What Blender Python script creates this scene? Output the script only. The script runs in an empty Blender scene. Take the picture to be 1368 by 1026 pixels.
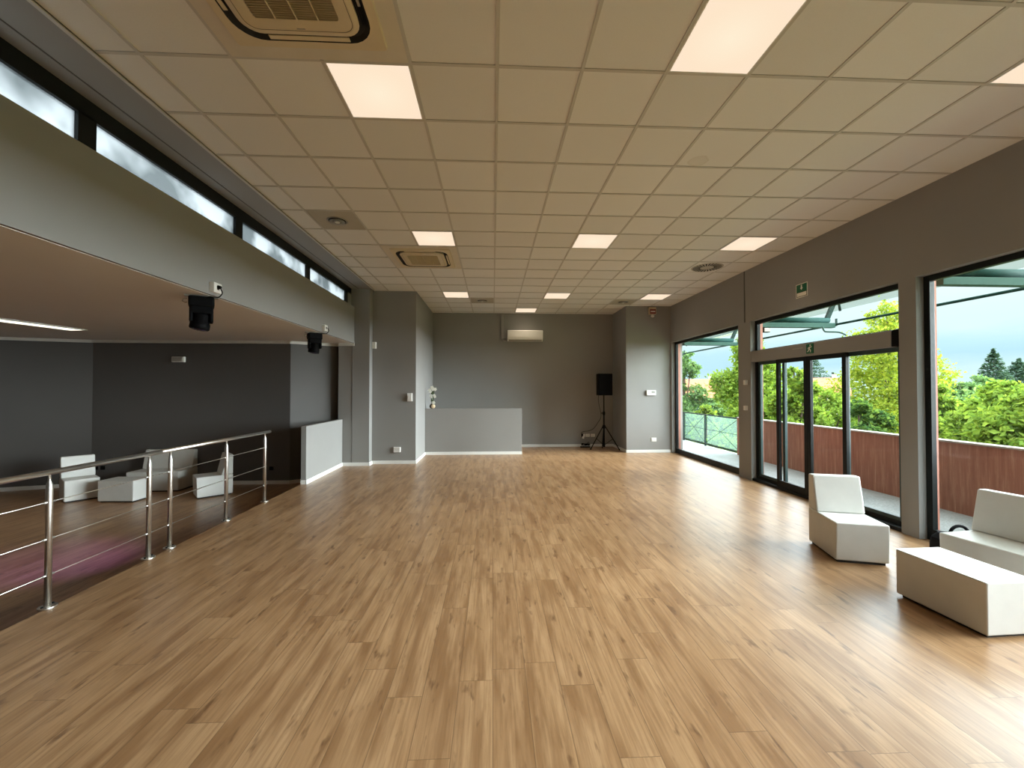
import bpy, math, random
from mathutils import Vector, Matrix, noise as mnoise
random.seed(7)
C = bpy.context.scene.collection
PI = math.pi
HC = 1.67                      # eye height
CZ = 3.926                     # suspended ceiling
GX, GY, T = 0.0284, 2.8304, 0.6  # ceiling grid origin and tile size
LZ = -0.30                     # sunken lounge floor
LC = 2.71                      # lounge ceiling

# ------------------------------------------------------------------ materials
def nodes(name):
    m = bpy.data.materials.new(name); m.use_nodes = True
    nt = m.node_tree; nt.nodes.clear()
    out = nt.nodes.new('ShaderNodeOutputMaterial')
    return m, nt, out

class NT:
    def __init__(s, nt): s.nt = nt
    def n(s, t, **kw):
        x = s.nt.nodes.new(t)
        for k, v in kw.items(): setattr(x, k, v)
        return x
    def l(s, a, b): s.nt.links.new(a, b)
    def m(s, op, a, b=None, c=None):
        x = s.n('ShaderNodeMath', operation=op)
        for i, v in enumerate((a, b, c)):
            if v is None: continue
            if isinstance(v, (int, float)): x.inputs[i].default_value = v
            else: s.l(v, x.inputs[i])
        return x.outputs[0]
    def mix(s, f, a, b, blend='MIX'):
        x = s.n('ShaderNodeMix', data_type='RGBA', blend_type=blend)
        for i, v in ((0, f), (6, a), (7, b)):
            if isinstance(v, (int, float)): x.inputs[i].default_value = v
            elif isinstance(v, tuple): x.inputs[i].default_value = (*v, 1)
            else: s.l(v, x.inputs[i])
        return x.outputs[2]
    def ramp(s, f, pts):
        x = s.n('ShaderNodeValToRGB')
        e = x.color_ramp.elements
        while len(e) > 1: e.remove(e[-1])
        e[0].position = pts[0][0]; e[0].color = (*pts[0][1], 1)
        for p, c in pts[1:]:
            k = e.new(p); k.color = (*c, 1)
        s.l(f, x.inputs[0]); return x.outputs[0]
    def noise(s, vec, scale, detail=3, rough=0.5):
        x = s.n('ShaderNodeTexNoise')
        x.inputs['Scale'].default_value = scale; x.inputs['Detail'].default_value = detail
        x.inputs['Roughness'].default_value = rough
        if vec is not None: s.l(vec, x.inputs['Vector'])
        return x.outputs['Fac']
    def vec(s, x=None, y=None, z=None):
        c = s.n('ShaderNodeCombineXYZ')
        for i, v in enumerate((x, y, z)):
            if v is None: continue
            if isinstance(v, (int, float)): c.inputs[i].default_value = v
            else: s.l(v, c.inputs[i])
        return c.outputs[0]
    def xyz(s, v):
        c = s.n('ShaderNodeSeparateXYZ'); s.l(v, c.inputs[0]); return c.outputs
    def obj(s):
        return s.n('ShaderNodeTexCoord').outputs['Object']

def paint(name, col, rough=0.6, var=0.04, scale=6.0, bump=0.0, bscale=300, metal=0.0, spec=0.5):
    """plain coat with slight tonal variation and fine bump"""
    m, nt, out = nodes(name); k = NT(nt)
    b = k.n('ShaderNodeBsdfPrincipled')
    o = k.obj()
    f = k.noise(o, scale, 4)
    lo = tuple(max(0, c * (1 - var)) for c in col); hi = tuple(min(1, c * (1 + var)) for c in col)
    k.l(k.ramp(f, [(0.3, lo), (0.7, hi)]), b.inputs['Base Color'])
    b.inputs['Roughness'].default_value = rough; b.inputs['Metallic'].default_value = metal
    b.inputs['Specular IOR Level'].default_value = spec
    if bump:
        bp = k.n('ShaderNodeBump'); bp.inputs['Strength'].default_value = bump; bp.inputs['Distance'].default_value = 0.002
        k.l(k.noise(o, bscale, 2), bp.inputs['Height']); k.l(bp.outputs[0], b.inputs['Normal'])
    k.l(b.outputs[0], out.inputs[0]); return m

def emit(name, col, s):
    m, nt, out = nodes(name); k = NT(nt)
    e = k.n('ShaderNodeEmission'); e.inputs[0].default_value = (*col, 1); e.inputs[1].default_value = s
    k.l(e.outputs[0], out.inputs[0]); return m

def panel_diffuser(name):
    """opal diffuser, a little brighter towards the middle of the fitting as LED panels are"""
    m, nt, out = nodes(name); k = NT(nt)
    o = k.xyz(k.obj())
    d = k.m('SQRT', k.m('ADD', k.m('MULTIPLY', o[0], o[0]), k.m('MULTIPLY', o[1], o[1])))
    c = k.ramp(k.m('MULTIPLY', d, 2.4), [(0.0, (1.0, 0.86, 0.65)), (0.6, (1.0, 0.80, 0.59)), (1.0, (1.0, 0.79, 0.60))])
    e = k.n('ShaderNodeEmission'); k.l(c, e.inputs[0]); e.inputs[1].default_value = PANEL_EMIT
    k.l(e.outputs[0], out.inputs[0]); return m

def glass(name, tint=(0.97, 0.99, 0.985), refl=0.5):
    m, nt, out = nodes(name); k = NT(nt)
    t = k.n('ShaderNodeBsdfTransparent'); t.inputs[0].default_value = (*tint, 1)
    g = k.n('ShaderNodeBsdfGlossy'); g.inputs['Roughness'].default_value = 0.02
    fr = k.n('ShaderNodeFresnel'); fr.inputs[0].default_value = 1.45
    bf = k.n('ShaderNodeNewGeometry').outputs['Backfacing']   # reflect at the outer faces only
    mx = k.n('ShaderNodeMixShader'); k.l(k.m('MULTIPLY', k.m('MULTIPLY', fr.outputs[0], refl), k.m('SUBTRACT', 1.0, bf)), mx.inputs[0])
    k.l(t.outputs[0], mx.inputs[1]); k.l(g.outputs[0], mx.inputs[2]); k.l(mx.outputs[0], out.inputs[0])
    return m

def frosted(name):
    m, nt, out = nodes(name); k = NT(nt)
    o = k.obj(); s = k.xyz(o)
    f = k.noise(k.vec(k.m('MULTIPLY', s[0], 1.0), s[1], s[2]), 1.6, 3)
    t = k.n('ShaderNodeBsdfTransparent'); t.inputs[0].default_value = (0.20, 0.21, 0.21, 1)
    d = k.n('ShaderNodeBsdfTranslucent')
    k.l(k.ramp(f, [(0.40, (0.30, 0.32, 0.32)), (0.54, (0.80, 0.82, 0.82))]), d.inputs[0])
    mx = k.n('ShaderNodeMixShader'); mx.inputs[0].default_value = 0.45
    k.l(t.outputs[0], mx.inputs[1]); k.l(d.outputs[0], mx.inputs[2]); k.l(mx.outputs[0], out.inputs[0])
    return m

def wood_floor(name):
    """oak laminate planks running away from the door side of the hall: 0.19 x 1.29 m, staggered"""
    W, L = 0.192, 1.29
    m, nt, out = nodes(name); k = NT(nt)
    o = k.xyz(k.obj())
    u = k.m('DIVIDE', o[0], W); row = k.m('FLOOR', u); fu = k.m('FRACT', u)
    wn = k.n('ShaderNodeTexWhiteNoise', noise_dimensions='1D'); k.l(row, wn.inputs['W'])
    v = k.m('ADD', k.m('DIVIDE', o[1], L), k.m('MULTIPLY', wn.outputs[0], 7.0))
    col = k.m('FLOOR', v); fv = k.m('FRACT', v)
    wid = k.n('ShaderNodeTexWhiteNoise', noise_dimensions='2D'); k.l(k.vec(row, col), wid.inputs['Vector'])
    rnd = wid.outputs[0]; rc = k.xyz(wid.outputs[1])
    off = k.m('MULTIPLY', rnd, 37.0)
    # fine grain, broad figure, knots: all stretched along the plank
    g1 = k.noise(k.vec(k.m('ADD', k.m('MULTIPLY', o[0], 60), off), k.m('ADD', k.m('MULTIPLY', o[1], 2.2), off)), 1.0, 5, 0.65)
    wob = k.noise(k.vec(k.m('ADD', k.m('MULTIPLY', o[0], 9), off), k.m('ADD', k.m('MULTIPLY', o[1], 1.5), off)), 1.0, 3, 0.55)
    g2 = k.noise(k.vec(k.m('ADD', k.m('MULTIPLY', o[0], 11), off), k.m('ADD', k.m('MULTIPLY', o[1], 1.1), k.m('MULTIPLY', rc[1], 50))), 1.0, 2, 0.5)
    kn = k.noise(k.vec(k.m('ADD', k.m('MULTIPLY', o[0], 13), k.m('MULTIPLY', rc[2], 90)), k.m('ADD', k.m('MULTIPLY', o[1], 3.4), off)), 1.0, 3, 0.6)
    base = k.ramp(rnd, [(0.0, (0.375, 0.23, 0.12)), (0.35, (0.42, 0.262, 0.138)), (0.7, (0.44, 0.28, 0.15)), (1.0, (0.475, 0.31, 0.172))])
    c = k.mix(k.m('MULTIPLY', k.ramp(g2, [(0.38, (1, 1, 1)), (0.54, (0, 0, 0))]), 0.75), base, (0.25, 0.135, 0.06))
    c = k.mix(k.m('MULTIPLY', k.ramp(wob, [(0.48, (0, 0, 0)), (0.62, (1, 1, 1))]), 0.5), c, (0.56, 0.375, 0.215))
    c = k.mix(k.m('MULTIPLY', k.ramp(g1, [(0.40, (1, 1, 1)), (0.56, (0, 0, 0))]), 0.42), c, (0.21, 0.112, 0.05))
    c = k.mix(k.m('MULTIPLY', k.ramp(kn, [(0.60, (0, 0, 0)), (0.70, (1, 1, 1))]), 0.8), c, (0.14, 0.07, 0.032))
    # bevelled seams
    su = k.m('MINIMUM', fu, k.m('SUBTRACT', 1.0, fu)); sv = k.m('MINIMUM', fv, k.m('SUBTRACT', 1.0, fv))
    s1 = k.m('LESS_THAN', su, 0.011); s2 = k.m('LESS_THAN', sv, 0.0014)
    seam = k.m('MAXIMUM', s1, s2)
    c = k.mix(k.m('MULTIPLY', seam, 0.58), c, (0.11, 0.06, 0.03))
    c = k.mix(1.0, c, (0.80, 0.735, 0.675), 'MULTIPLY')
    b = k.n('ShaderNodeBsdfPrincipled')
    k.l(c, b.inputs['Base Color'])
    k.l(k.m('ADD', k.m('MULTIPLY', g1, 0.10), 0.28), b.inputs['Roughness'])
    b.inputs['Specular IOR Level'].default_value = 0.75
    bp = k.n('ShaderNodeBump'); bp.inputs['Strength'].default_value = 0.12; bp.inputs['Distance'].default_value = 0.002
    k.l(k.m('SUBTRACT', k.m('MULTIPLY', g1, 0.4), k.m('MULTIPLY', seam, 1.0)), bp.inputs['Height'])
    k.l(bp.outputs[0], b.inputs['Normal'])
    k.l(b.outputs[0], out.inputs[0]); return m

def tile_mat(name, col):
    m, nt, out = nodes(name); k = NT(nt)
    o = k.obj(); s = k.xyz(o)
    tid = k.n('ShaderNodeTexWhiteNoise', noise_dimensions='2D')
    k.l(k.vec(k.m('FLOOR', k.m('DIVIDE', k.m('SUBTRACT', s[0], GX), T)), k.m('FLOOR', k.m('DIVIDE', k.m('SUBTRACT', s[1], GY), T))), tid.inputs['Vector'])
    f = k.noise(o, 90, 4, 0.7)
    c = k.ramp(k.m('ADD', k.m('MULTIPLY', f, 0.5), k.m('MULTIPLY', tid.outputs[0], 0.5)), [(0.2, tuple(x * 0.94 for x in col)), (0.8, tuple(x * 1.03 for x in col))])
    # one old water stain on a tile
    dx = k.m('SUBTRACT', s[0], 2.025); dy = k.m('SUBTRACT', s[1], 3.93)
    d = k.m('SQRT', k.m('ADD', k.m('MULTIPLY', dx, dx), k.m('MULTIPLY', k.m('MULTIPLY', dy, dy), 1.2)))
    d = k.m('ADD', d, k.m('MULTIPLY', k.m('SUBTRACT', k.noise(o, 14, 2), 0.5), 0.05))
    st = k.ramp(d, [(0.0, (0.5,) * 3), (0.075, (0.6,) * 3), (0.09, (1,) * 3), (0.105, (0,) * 3)])
    c = k.mix(k.m('MULTIPLY', st, 0.22), c, (0.34, 0.27, 0.16))
    b = k.n('ShaderNodeBsdfPrincipled'); k.l(c, b.inputs['Base Color']); b.inputs['Roughness'].default_value = 0.9
    b.inputs['Specular IOR Level'].default_value = 0.2
    bp = k.n('ShaderNodeBump'); bp.inputs['Strength'].default_value = 0.35; bp.inputs['Distance'].default_value = 0.003
    k.l(f, bp.inputs['Height']); k.l(bp.outputs[0], b.inputs['Normal'])
    k.l(b.outputs[0], out.inputs[0]); return m

def leaf_mat(name, cols, trans=0.5):
    m, nt, out = nodes(name); k = NT(nt)
    g = k.n('ShaderNodeNewGeometry')
    n = len(cols); cols = [(q[0] * 0.62 + 0.012, q[1] * 0.62 + 0.012, q[2] * 0.62 + 0.022) for q in cols] if 'petal' not in name else cols
    c = k.ramp(g.outputs['Random Per Island'], [(i / (n - 1), x) for i, x in enumerate(cols)])
    d = k.n('ShaderNodeBsdfDiffuse'); t = k.n('ShaderNodeBsdfTranslucent')
    k.l(c, d.inputs[0]); k.l(k.mix(1.0, c, (1.0, 1.0, 0.55), 'MULTIPLY'), t.inputs[0])
    mx = k.n('ShaderNodeMixShader'); mx.inputs[0].default_value = trans
    k.l(d.outputs[0], mx.inputs[1]); k.l(t.outputs[0], mx.inputs[2]); k.l(mx.outputs[0], out.inputs[0]); return m

def rust_wall(name):
    m, nt, out = nodes(name); k = NT(nt)
    o = k.obj(); s = k.xyz(o)
    st = k.noise(k.vec(k.m('MULTIPLY', s[0], 19), k.m('MULTIPLY', s[1], 19), k.m('MULTIPLY', s[2], 1.3)), 1.0, 5, 0.75)
    bl = k.noise(o, 1.3, 3)
    c = k.ramp(st, [(0.28, (0.205, 0.085, 0.054)), (0.50, (0.275, 0.125, 0.080)), (0.60, (0.335, 0.170, 0.112)), (0.74, (0.46, 0.29, 0.21))])
    c = k.mix(k.m('MULTIPLY', k.ramp(bl, [(0.45, (0, 0, 0)), (0.7, (1, 1, 1))]), 0.4), c, (0.20, 0.085, 0.058))
    b = k.n('ShaderNodeBsdfPrincipled'); k.l(c, b.inputs['Base Color']); b.inputs['Roughness'].default_value = 0.8
    k.l(b.outputs[0], out.inputs[0]); return m

def speckle(name, c0, c1, scale=60, rough=0.7):
    m, nt, out = nodes(name); k = NT(nt)
    o = k.obj()
    f = k.noise(o, scale, 3, 0.7); f2 = k.noise(o, 2.0, 3)
    c = k.ramp(k.m('ADD', k.m('MULTIPLY', f, 0.7), k.m('MULTIPLY', f2, 0.3)), [(0.35, c0), (0.65, c1)])
    b = k.n('ShaderNodeBsdfPrincipled'); k.l(c, b.inputs['Base Color']); b.inputs['Roughness'].default_value = rough
    k.l(b.outputs[0], out.inputs[0]); return m

def grille_mat(name, c0, c1, freq, axis=1):
    """fine louvres: dark slots between slats"""
    m, nt, out = nodes(name); k = NT(nt)
    s = k.xyz(k.obj())
    f = k.m('FRACT', k.m('MULTIPLY', s[axis], freq))
    c = k.mix(k.m('LESS_THAN', f, 0.5), c0, c1)
    b = k.n('ShaderNodeBsdfPrincipled'); k.l(c, b.inputs['Base Color']); b.inputs['Roughness'].default_value = 0.6
    k.l(b.outputs[0], out.inputs[0]); return m

PANEL_EMIT = 0.82
M = {}
M['floor'] = wood_floor('oak_laminate')
M['tile'] = tile_mat('mineral_tile', (0.79, 0.785, 0.77))
M['tbar'] = paint('ceiling_grid', (0.56, 0.54, 0.505), 0.5, 0.02)
M['wall'] = paint('grey_wall_paint', (0.275, 0.268, 0.258), 0.62, 0.03, 1.2, 0.15, 220)
M['duct'] = paint('grey_duct', (0.33, 0.315, 0.30), 0.55, 0.02)
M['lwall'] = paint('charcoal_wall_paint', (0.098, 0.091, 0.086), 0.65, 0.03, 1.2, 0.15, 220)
M['lceil'] = paint('lounge_ceiling_paint', (0.83, 0.83, 0.85), 0.7, 0.02, 1.0)
M['crown'] = paint('white_trim', (0.66, 0.64, 0.60), 0.5, 0.02)
M['base'] = paint('white_skirting', (0.82, 0.82, 0.80), 0.4, 0.02)
M['black'] = paint('black_frame', (0.007, 0.009, 0.009), 0.45, 0.1, spec=0.25)
M['darkteal'] = paint('dark_green_frame', (0.035, 0.065, 0.065), 0.4, 0.06)
M['glass'] = glass('clear_glass')
M['frost'] = frosted('frosted_glass')
M['white_leather'] = paint('white_leatherette', (0.61, 0.605, 0.575), 0.42, 0.025, 9, 0.25, 500)
M['plinth'] = paint('dark_plinth', (0.02, 0.018, 0.016), 0.7)
M['steel'] = paint('brushed_steel', (0.80, 0.78, 0.74), 0.30, 0.05, 40, metal=1.0)
M['wplastic'] = paint('white_plastic', (0.80, 0.79, 0.76), 0.4, 0.02)
M['cream'] = paint('cream_plastic', (0.68, 0.58, 0.40), 0.45, 0.03)
M['creamboard'] = paint('cassette_surround_board', (0.67, 0.62, 0.53), 0.8, 0.03)
M['grille'] = grille_mat('intake_grille', (0.40, 0.30, 0.17), (0.045, 0.03, 0.014), 62)
M['bplastic'] = paint('black_plastic', (0.0025, 0.0025, 0.003), 0.6, 0.1, spec=0.1)
M['bfabric'] = paint('black_fabric', (0.004, 0.004, 0.005), 0.85, 0.15, 60, 0.4, 400, spec=0.12)
M['metalgrey'] = paint('grey_metal', (0.42, 0.40, 0.36), 0.35, 0.03, metal=0.6)
M['spottile'] = paint('plain_metal_tile', (0.46, 0.42, 0.34), 0.5, 0.02)
M['dgap'] = paint('dark_gap', (0.012, 0.009, 0.006), 0.8)
M['teal'] = paint('green_steel', (0.008, 0.038, 0.033), 0.85, 0.08, spec=0.08)
M['paleteal'] = paint('pale_green_steel', (0.05, 0.105, 0.09), 0.85, 0.06, spec=0.08)
M['greyteal'] = paint('grey_green_steel', (0.025, 0.045, 0.042), 0.85, 0.08, spec=0.08)
M['rust'] = rust_wall('rust_red_render')
M['terra'] = paint('terracotta_facade', (0.42, 0.17, 0.12), 0.8, 0.08, 8)
M['coping'] = paint('pale_coping', (0.33, 0.32, 0.28), 0.8, 0.1, 8)
M['terrace'] = speckle('terrace_gravel', (0.13, 0.145, 0.145), (0.29, 0.315, 0.315), 38)
M['ground'] = speckle('grassy_ground', (0.09, 0.12, 0.045), (0.16, 0.20, 0.085), 3, 0.9)
M['bark'] = paint('bark', (0.10, 0.075, 0.055), 0.9, 0.3, 12)
M['green'] = paint('sign_green', (0.0, 0.115, 0.05), 0.5, 0.03)
M['signwhite'] = paint('sign_white', (0.80, 0.78, 0.70), 0.5, 0.02)
M['red'] = paint('siren_red', (0.26, 0.06, 0.045), 0.35, 0.1)
M['leaf1'] = leaf_mat('leaf_fresh', [(0.13, 0.25, 0.02), (0.27, 0.42, 0.04), (0.40, 0.54, 0.06), (0.22, 0.38, 0.05)])
M['leaf2'] = leaf_mat('leaf_yellow_green', [(0.18, 0.30, 0.02), (0.40, 0.50, 0.03), (0.55, 0.60, 0.05), (0.28, 0.42, 0.05)])
M['leaf3'] = leaf_mat('leaf_cool_green', [(0.10, 0.21, 0.07), (0.17, 0.33, 0.11), (0.30, 0.46, 0.17), (0.22, 0.40, 0.13)])
M['leaf4'] = leaf_mat('leaf_deep', [(0.04, 0.11, 0.02), (0.09, 0.20, 0.03), (0.17, 0.30, 0.05), (0.26, 0.40, 0.06)])
M['needle'] = leaf_mat('needles', [(0.05, 0.11, 0.06), (0.10, 0.19, 0.11), (0.15, 0.25, 0.16)], 0.25)
M['roof'] = paint('clay_roof_tiles', (0.36, 0.115, 0.06), 0.85, 0.2, 3)
M['plaster'] = paint('cream_plaster', (0.42, 0.32, 0.18), 0.85, 0.05)
M['plaster2'] = paint('pale_plaster', (0.40, 0.38, 0.34), 0.85, 0.05)
M['petal'] = paint('white_petal', (0.86, 0.86, 0.78), 0.6, 0.05)
M['vase'] = paint('bronze_glaze', (0.05, 0.038, 0.02), 0.3, 0.2)
M['vasecream'] = paint('cream_glaze', (0.70, 0.55, 0.36), 0.4, 0.1)
M['stemgreen'] = paint('stem_green', (0.06, 0.10, 0.025), 0.6, 0.2, 20)
m, nt, out = nodes('pale_green_glass'); k = NT(nt)
t_ = k.n('ShaderNodeBsdfTransparent'); t_.inputs[0].default_value = (0.86, 0.95, 0.92, 1)
d_ = k.n('ShaderNodeBsdfTranslucent'); d_.inputs[0].default_value = (0.42, 0.55, 0.50, 1)
x_ = k.n('ShaderNodeMixShader'); x_.inputs[0].default_value = 0.09
k.l(t_.outputs[0], x_.inputs[1]); k.l(d_.outputs[0], x_.inputs[2]); k.l(x_.outputs[0], out.inputs[0]); M['pg'] = m
M['polycarb'] = glass('polycarbonate_sheet', (0.80, 0.82, 0.78), 0.6)
M['panel'] = panel_diffuser('led_diffuser')
M['strip'] = emit('strip_diffuser', (1.0, 0.97, 0.80), 1.6)
M['lens'] = paint('lens_glass', (0.03, 0.02, 0.05), 0.1, 0.1)

# ------------------------------------------------------------------ mesh building
class MB:
    def __init__(s): s.v = []; s.f = []; s.mi = []; s.sm = []
    def add(s, vs, fs, mi=0, smooth=False):
        o = len(s.v); s.v += [tuple(p) for p in vs]
        for f in fs:
            s.f.append(tuple(i + o for i in f)); s.mi.append(mi); s.sm.append(smooth)
        return s
    def box(s, x0, x1, y0, y1, z0, z1, mi=0):
        x0, x1 = min(x0, x1), max(x0, x1); y0, y1 = min(y0, y1), max(y0, y1); z0, z1 = min(z0, z1), max(z0, z1)
        v = [(x, y, z) for z in (z0, z1) for y in (y0, y1) for x in (x0, x1)]
        return s.add(v, [(0, 2, 3, 1), (4, 5, 7, 6), (0, 1, 5, 4), (2, 6, 7, 3), (0, 4, 6, 2), (1, 3, 7, 5)], mi)
    def prism(s, pts, z0, z1, mi=0):
        """plan outline (x, y) counter-clockwise, extruded in z"""
        n = len(pts)
        v = [(x, y, z0) for x, y in pts] + [(x, y, z1) for x, y in pts]
        f = [tuple(range(n - 1, -1, -1)), tuple(range(n, 2 * n))] + [(i, (i + 1) % n, n + (i + 1) % n, n + i) for i in range(n)]
        return s.add(v, f, mi)
    def slab(s, prof, x0, x1, mi=0):
        """profile in (y, z), extruded in x"""
        n = len(prof)
        v = [(x0, y, z) for y, z in prof] + [(x1, y, z) for y, z in prof]
        f = [tuple(range(n)), tuple(range(2 * n - 1, n - 1, -1))] + [(i, n + i, n + (i + 1) % n, (i + 1) % n) for i in range(n)]
        return s.add(v, f, mi)
    def tube(s, path, r, n=12, mi=0, caps=True):
        P = [Vector(p) for p in path]; m = len(P)
        R = r if isinstance(r, (list, tuple)) else [r] * m
        vs = []; prev = None
        for i, p in enumerate(P):
            d = (P[min(i + 1, m - 1)] - P[max(i - 1, 0)])
            d = d.normalized() if d.length > 1e-9 else Vector((0, 0, 1))
            a = prev if prev is not None else (Vector((1, 0, 0)) if abs(d.x) < 0.9 else Vector((0, 1, 0)))
            a = (a - d * a.dot(d)).normalized(); prev = a
            b = d.cross(a)
            for k in range(n):
                t = 2 * PI * k / n
                vs.append(p + (a * math.cos(t) + b * math.sin(t)) * R[i])
        fs = [(i * n + k, i * n + (k + 1) % n, (i + 1) * n + (k + 1) % n, (i + 1) * n + k) for i in range(m - 1) for k in range(n)]
        s.add(vs, fs, mi, True)
        if caps:
            o = len(s.v) - n * m
            s.f.append(tuple(o + k for k in range(n - 1, -1, -1))); s.mi.append(mi); s.sm.append(False)
            s.f.append(tuple(o + (m - 1) * n + k for k in range(n))); s.mi.append(mi); s.sm.append(False)
        return s
    def lathe(s, prof, n=24, c=(0, 0, 0), mi=0, smooth=True):
        vs = [(c[0] + r * math.cos(2 * PI * k / n), c[1] + r * math.sin(2 * PI * k / n), c[2] + z) for r, z in prof for k in range(n)]
        m = len(prof)
        fs = [(i * n + k, i * n + (k + 1) % n, (i + 1) * n + (k + 1) % n, (i + 1) * n + k) for i in range(m - 1) for k in range(n)]
        s.add(vs, fs, mi, smooth)
        o = len(s.v) - n * m
        if prof[0][0] > 1e-6: s.f.append(tuple(o + k for k in range(n - 1, -1, -1))); s.mi.append(mi); s.sm.append(False)
        if prof[-1][0] > 1e-6: s.f.append(tuple(o + (m - 1) * n + k for k in range(n))); s.mi.append(mi); s.sm.append(False)
        return s
    def ball(s, c, r, n=12, mi=0, sq=(1, 1, 1)):
        rings = n // 2; vs = []
        for i in range(rings + 1):
            t = PI * i / rings
            for k in range(n):
                a = 2 * PI * k / n
                vs.append((c[0] + r * sq[0] * math.sin(t) * math.cos(a), c[1] + r * sq[1] * math.sin(t) * math.sin(a), c[2] - r * sq[2] * math.cos(t)))
        fs = [(i * n + k, i * n + (k + 1) % n, (i + 1) * n + (k + 1) % n, (i + 1) * n + k) for i in range(rings) for k in range(n)]
        return s.add(vs, fs, mi, True)
    def rrect(s, cx, cy, w, h, r, z, n=6):
        out = []
        for qx, qy, a0 in ((1, 1, 0), (-1, 1, 90), (-1, -1, 180), (1, -1, 270)):
            for i in range(n + 1):
                a = math.radians(a0 + 90 * i / n)
                out.append((cx + qx * (w / 2 - r) + r * math.cos(a), cy + qy * (h / 2 - r) + r * math.sin(a), z))
        return out
    def ring(s, a, b, mi=0, smooth=False):
        """strip between two equal loops"""
        n = len(a)
        return s.add(a + b, [(i, (i + 1) % n, n + (i + 1) % n, n + i) for i in range(n)], mi, smooth)
    def xf(s, mat):
        s.v = [tuple(mat @ Vector(p)) for p in s.v]; return s
    def build(s, name, mats, parent=None, bevel=0.0, seg=2, loc=None):
        me = bpy.data.meshes.new(name)
        me.from_pydata(s.v, [], s.f)
        if not isinstance(mats, (list, tuple)): mats = [mats]
        for m in mats: me.materials.append(m)
        me.polygons.foreach_set('material_index', s.mi); me.polygons.foreach_set('use_smooth', s.sm)
        me.update()
        o = bpy.data.objects.new(name, me); C.objects.link(o)
        if parent: o.parent = parent
        if loc: o.location = loc
        if bevel:
            b = o.modifiers.new('soft_edges', 'BEVEL'); b.width = bevel; b.segments = seg; b.limit_method = 'ANGLE'; b.angle_limit = math.radians(40)
        return o

def tag(o, label, cat, group=None, kind=None):
    o['label'] = label; o['category'] = cat
    if group: o['group'] = group
    if kind: o['kind'] = kind
    return o
def thing(name, label, cat, loc, rz=0.0, group=None):
    o = bpy.data.objects.new(name, None); C.objects.link(o); o.empty_display_size = 0.1
    o.location = loc; o.rotation_euler = (0, 0, rz)
    return tag(o, label, cat, group)
def st(o, label=None, cat=None):
    o['kind'] = 'structure'
    if label: o['label'] = label; o['category'] = cat
    return o
def dup(root, loc, rz, label, group=None):
    r = root.copy(); C.objects.link(r); r.location = loc; r.rotation_euler = (0, 0, rz); r['label'] = label
    if group: r['group'] = group
    for ch in list(root.children):
        c = ch.copy(); C.objects.link(c); c.parent = r
        for g in list(ch.children):
            d = g.copy(); C.objects.link(d); d.parent = c
    return r

YB = 12.05       # back wall
YN = -6.0        # wall behind the viewer
XR = 4.78        # window wall, inner face
# ------------------------------------------------------------------ shell
st(MB().box(-3.405, 4.96, YN, YB + 0.1, -0.16, 0.0).build('floor', M['floor']))
st(MB().box(-13.0, -3.38, YN, 11.0, LZ - 0.1, LZ).build('floor_lounge', M['floor']))
st(MB().box(-3.40, -3.34, YN, 9.3, LZ, -0.16).build('trim_1', M['floor']))
st(MB().box(-2.9, 4.95, YB, YB + 0.2, 0, 4.3).build('wall_back', M['wall']))
# pillar block left of the niche, the nearer slab beside it, the block right of the niche
st(MB().box(-2.735, -1.755, 9.43, YB, 0, 4.3).build('wall_niche_left', M['wall']))
st(MB().box(-3.41, -2.735, 9.22, 9.62, LZ, 4.3).build('wall_left_end', M['wall']))
st(MB().box(-3.113, -3.107, 9.212, 9.23, 0.07, LC).build('trim_2', M['lwall']))
st(MB().box(3.565, 5.1, 10.83, YB, 0, 4.3).build('wall_niche_right', M['wall']))
st(MB().box(-13, 5.2, YN - 0.2, YN, LZ, 4.3).build('wall_rear', M['wall']))
# half-height partition across the niche
st(MB().box(-1.755, 0.749, 10.70, 10.82, 0, 1.19).build('partition_niche', M['wall'], bevel=0.004))
# parapet wall beside the drop to the lounge
st(MB().box(-3.405, -3.315, 7.465, 9.22, 0, 1.03).build('wall_parapet', M['wall'], bevel=0.004))

# window wall with four openings, the last added out of view for daylight
OPEN = [(7.78, 10.77), (4.61, 7.40), (1.25, 4.41), (-2.1, 0.95)]
def window_wall(x0, x1, mat, name, z1=4.3):
    b = MB(); y = 10.83
    for a, c in OPEN:
        b.box(x0, x1, c, y, 0, 2.955); y = a
    b.box(x0, x1, YN, y, 0, 2.955); b.box(x0, x1, YN, 10.83, 2.955, z1)
    return b.build(name, mat)
st(window_wall(XR, 4.935, M['wall'], 'wall_right'))
b = MB(); y = 10.83
def outer(b, x0, x1, e):
    y = 10.83
    for a, c in OPEN:
        b.box(x0, x1, c - e, y, -0.03, 2.955 + e); y = a - e
    b.box(x0, x1, YN, y, -0.03, 2.955 + e); b.box(x0, x1, YN, 14.5, 2.955 + e, 4.6); b.box(x0, x1, 10.83, 14.5, -0.03, 2.955 + e)
outer(b, 4.96, 5.01, 0.012)
p = MB(); outer(p, 4.935, 4.96, 0.010); st(p.build('trim_20', M['coping']))
st(b.build('wall_right_outer', M['terra']))
st(MB().box(4.772, 4.79, 7.55, 7.575, 2.955, CZ).build('trim_3', M['lwall']))

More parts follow.
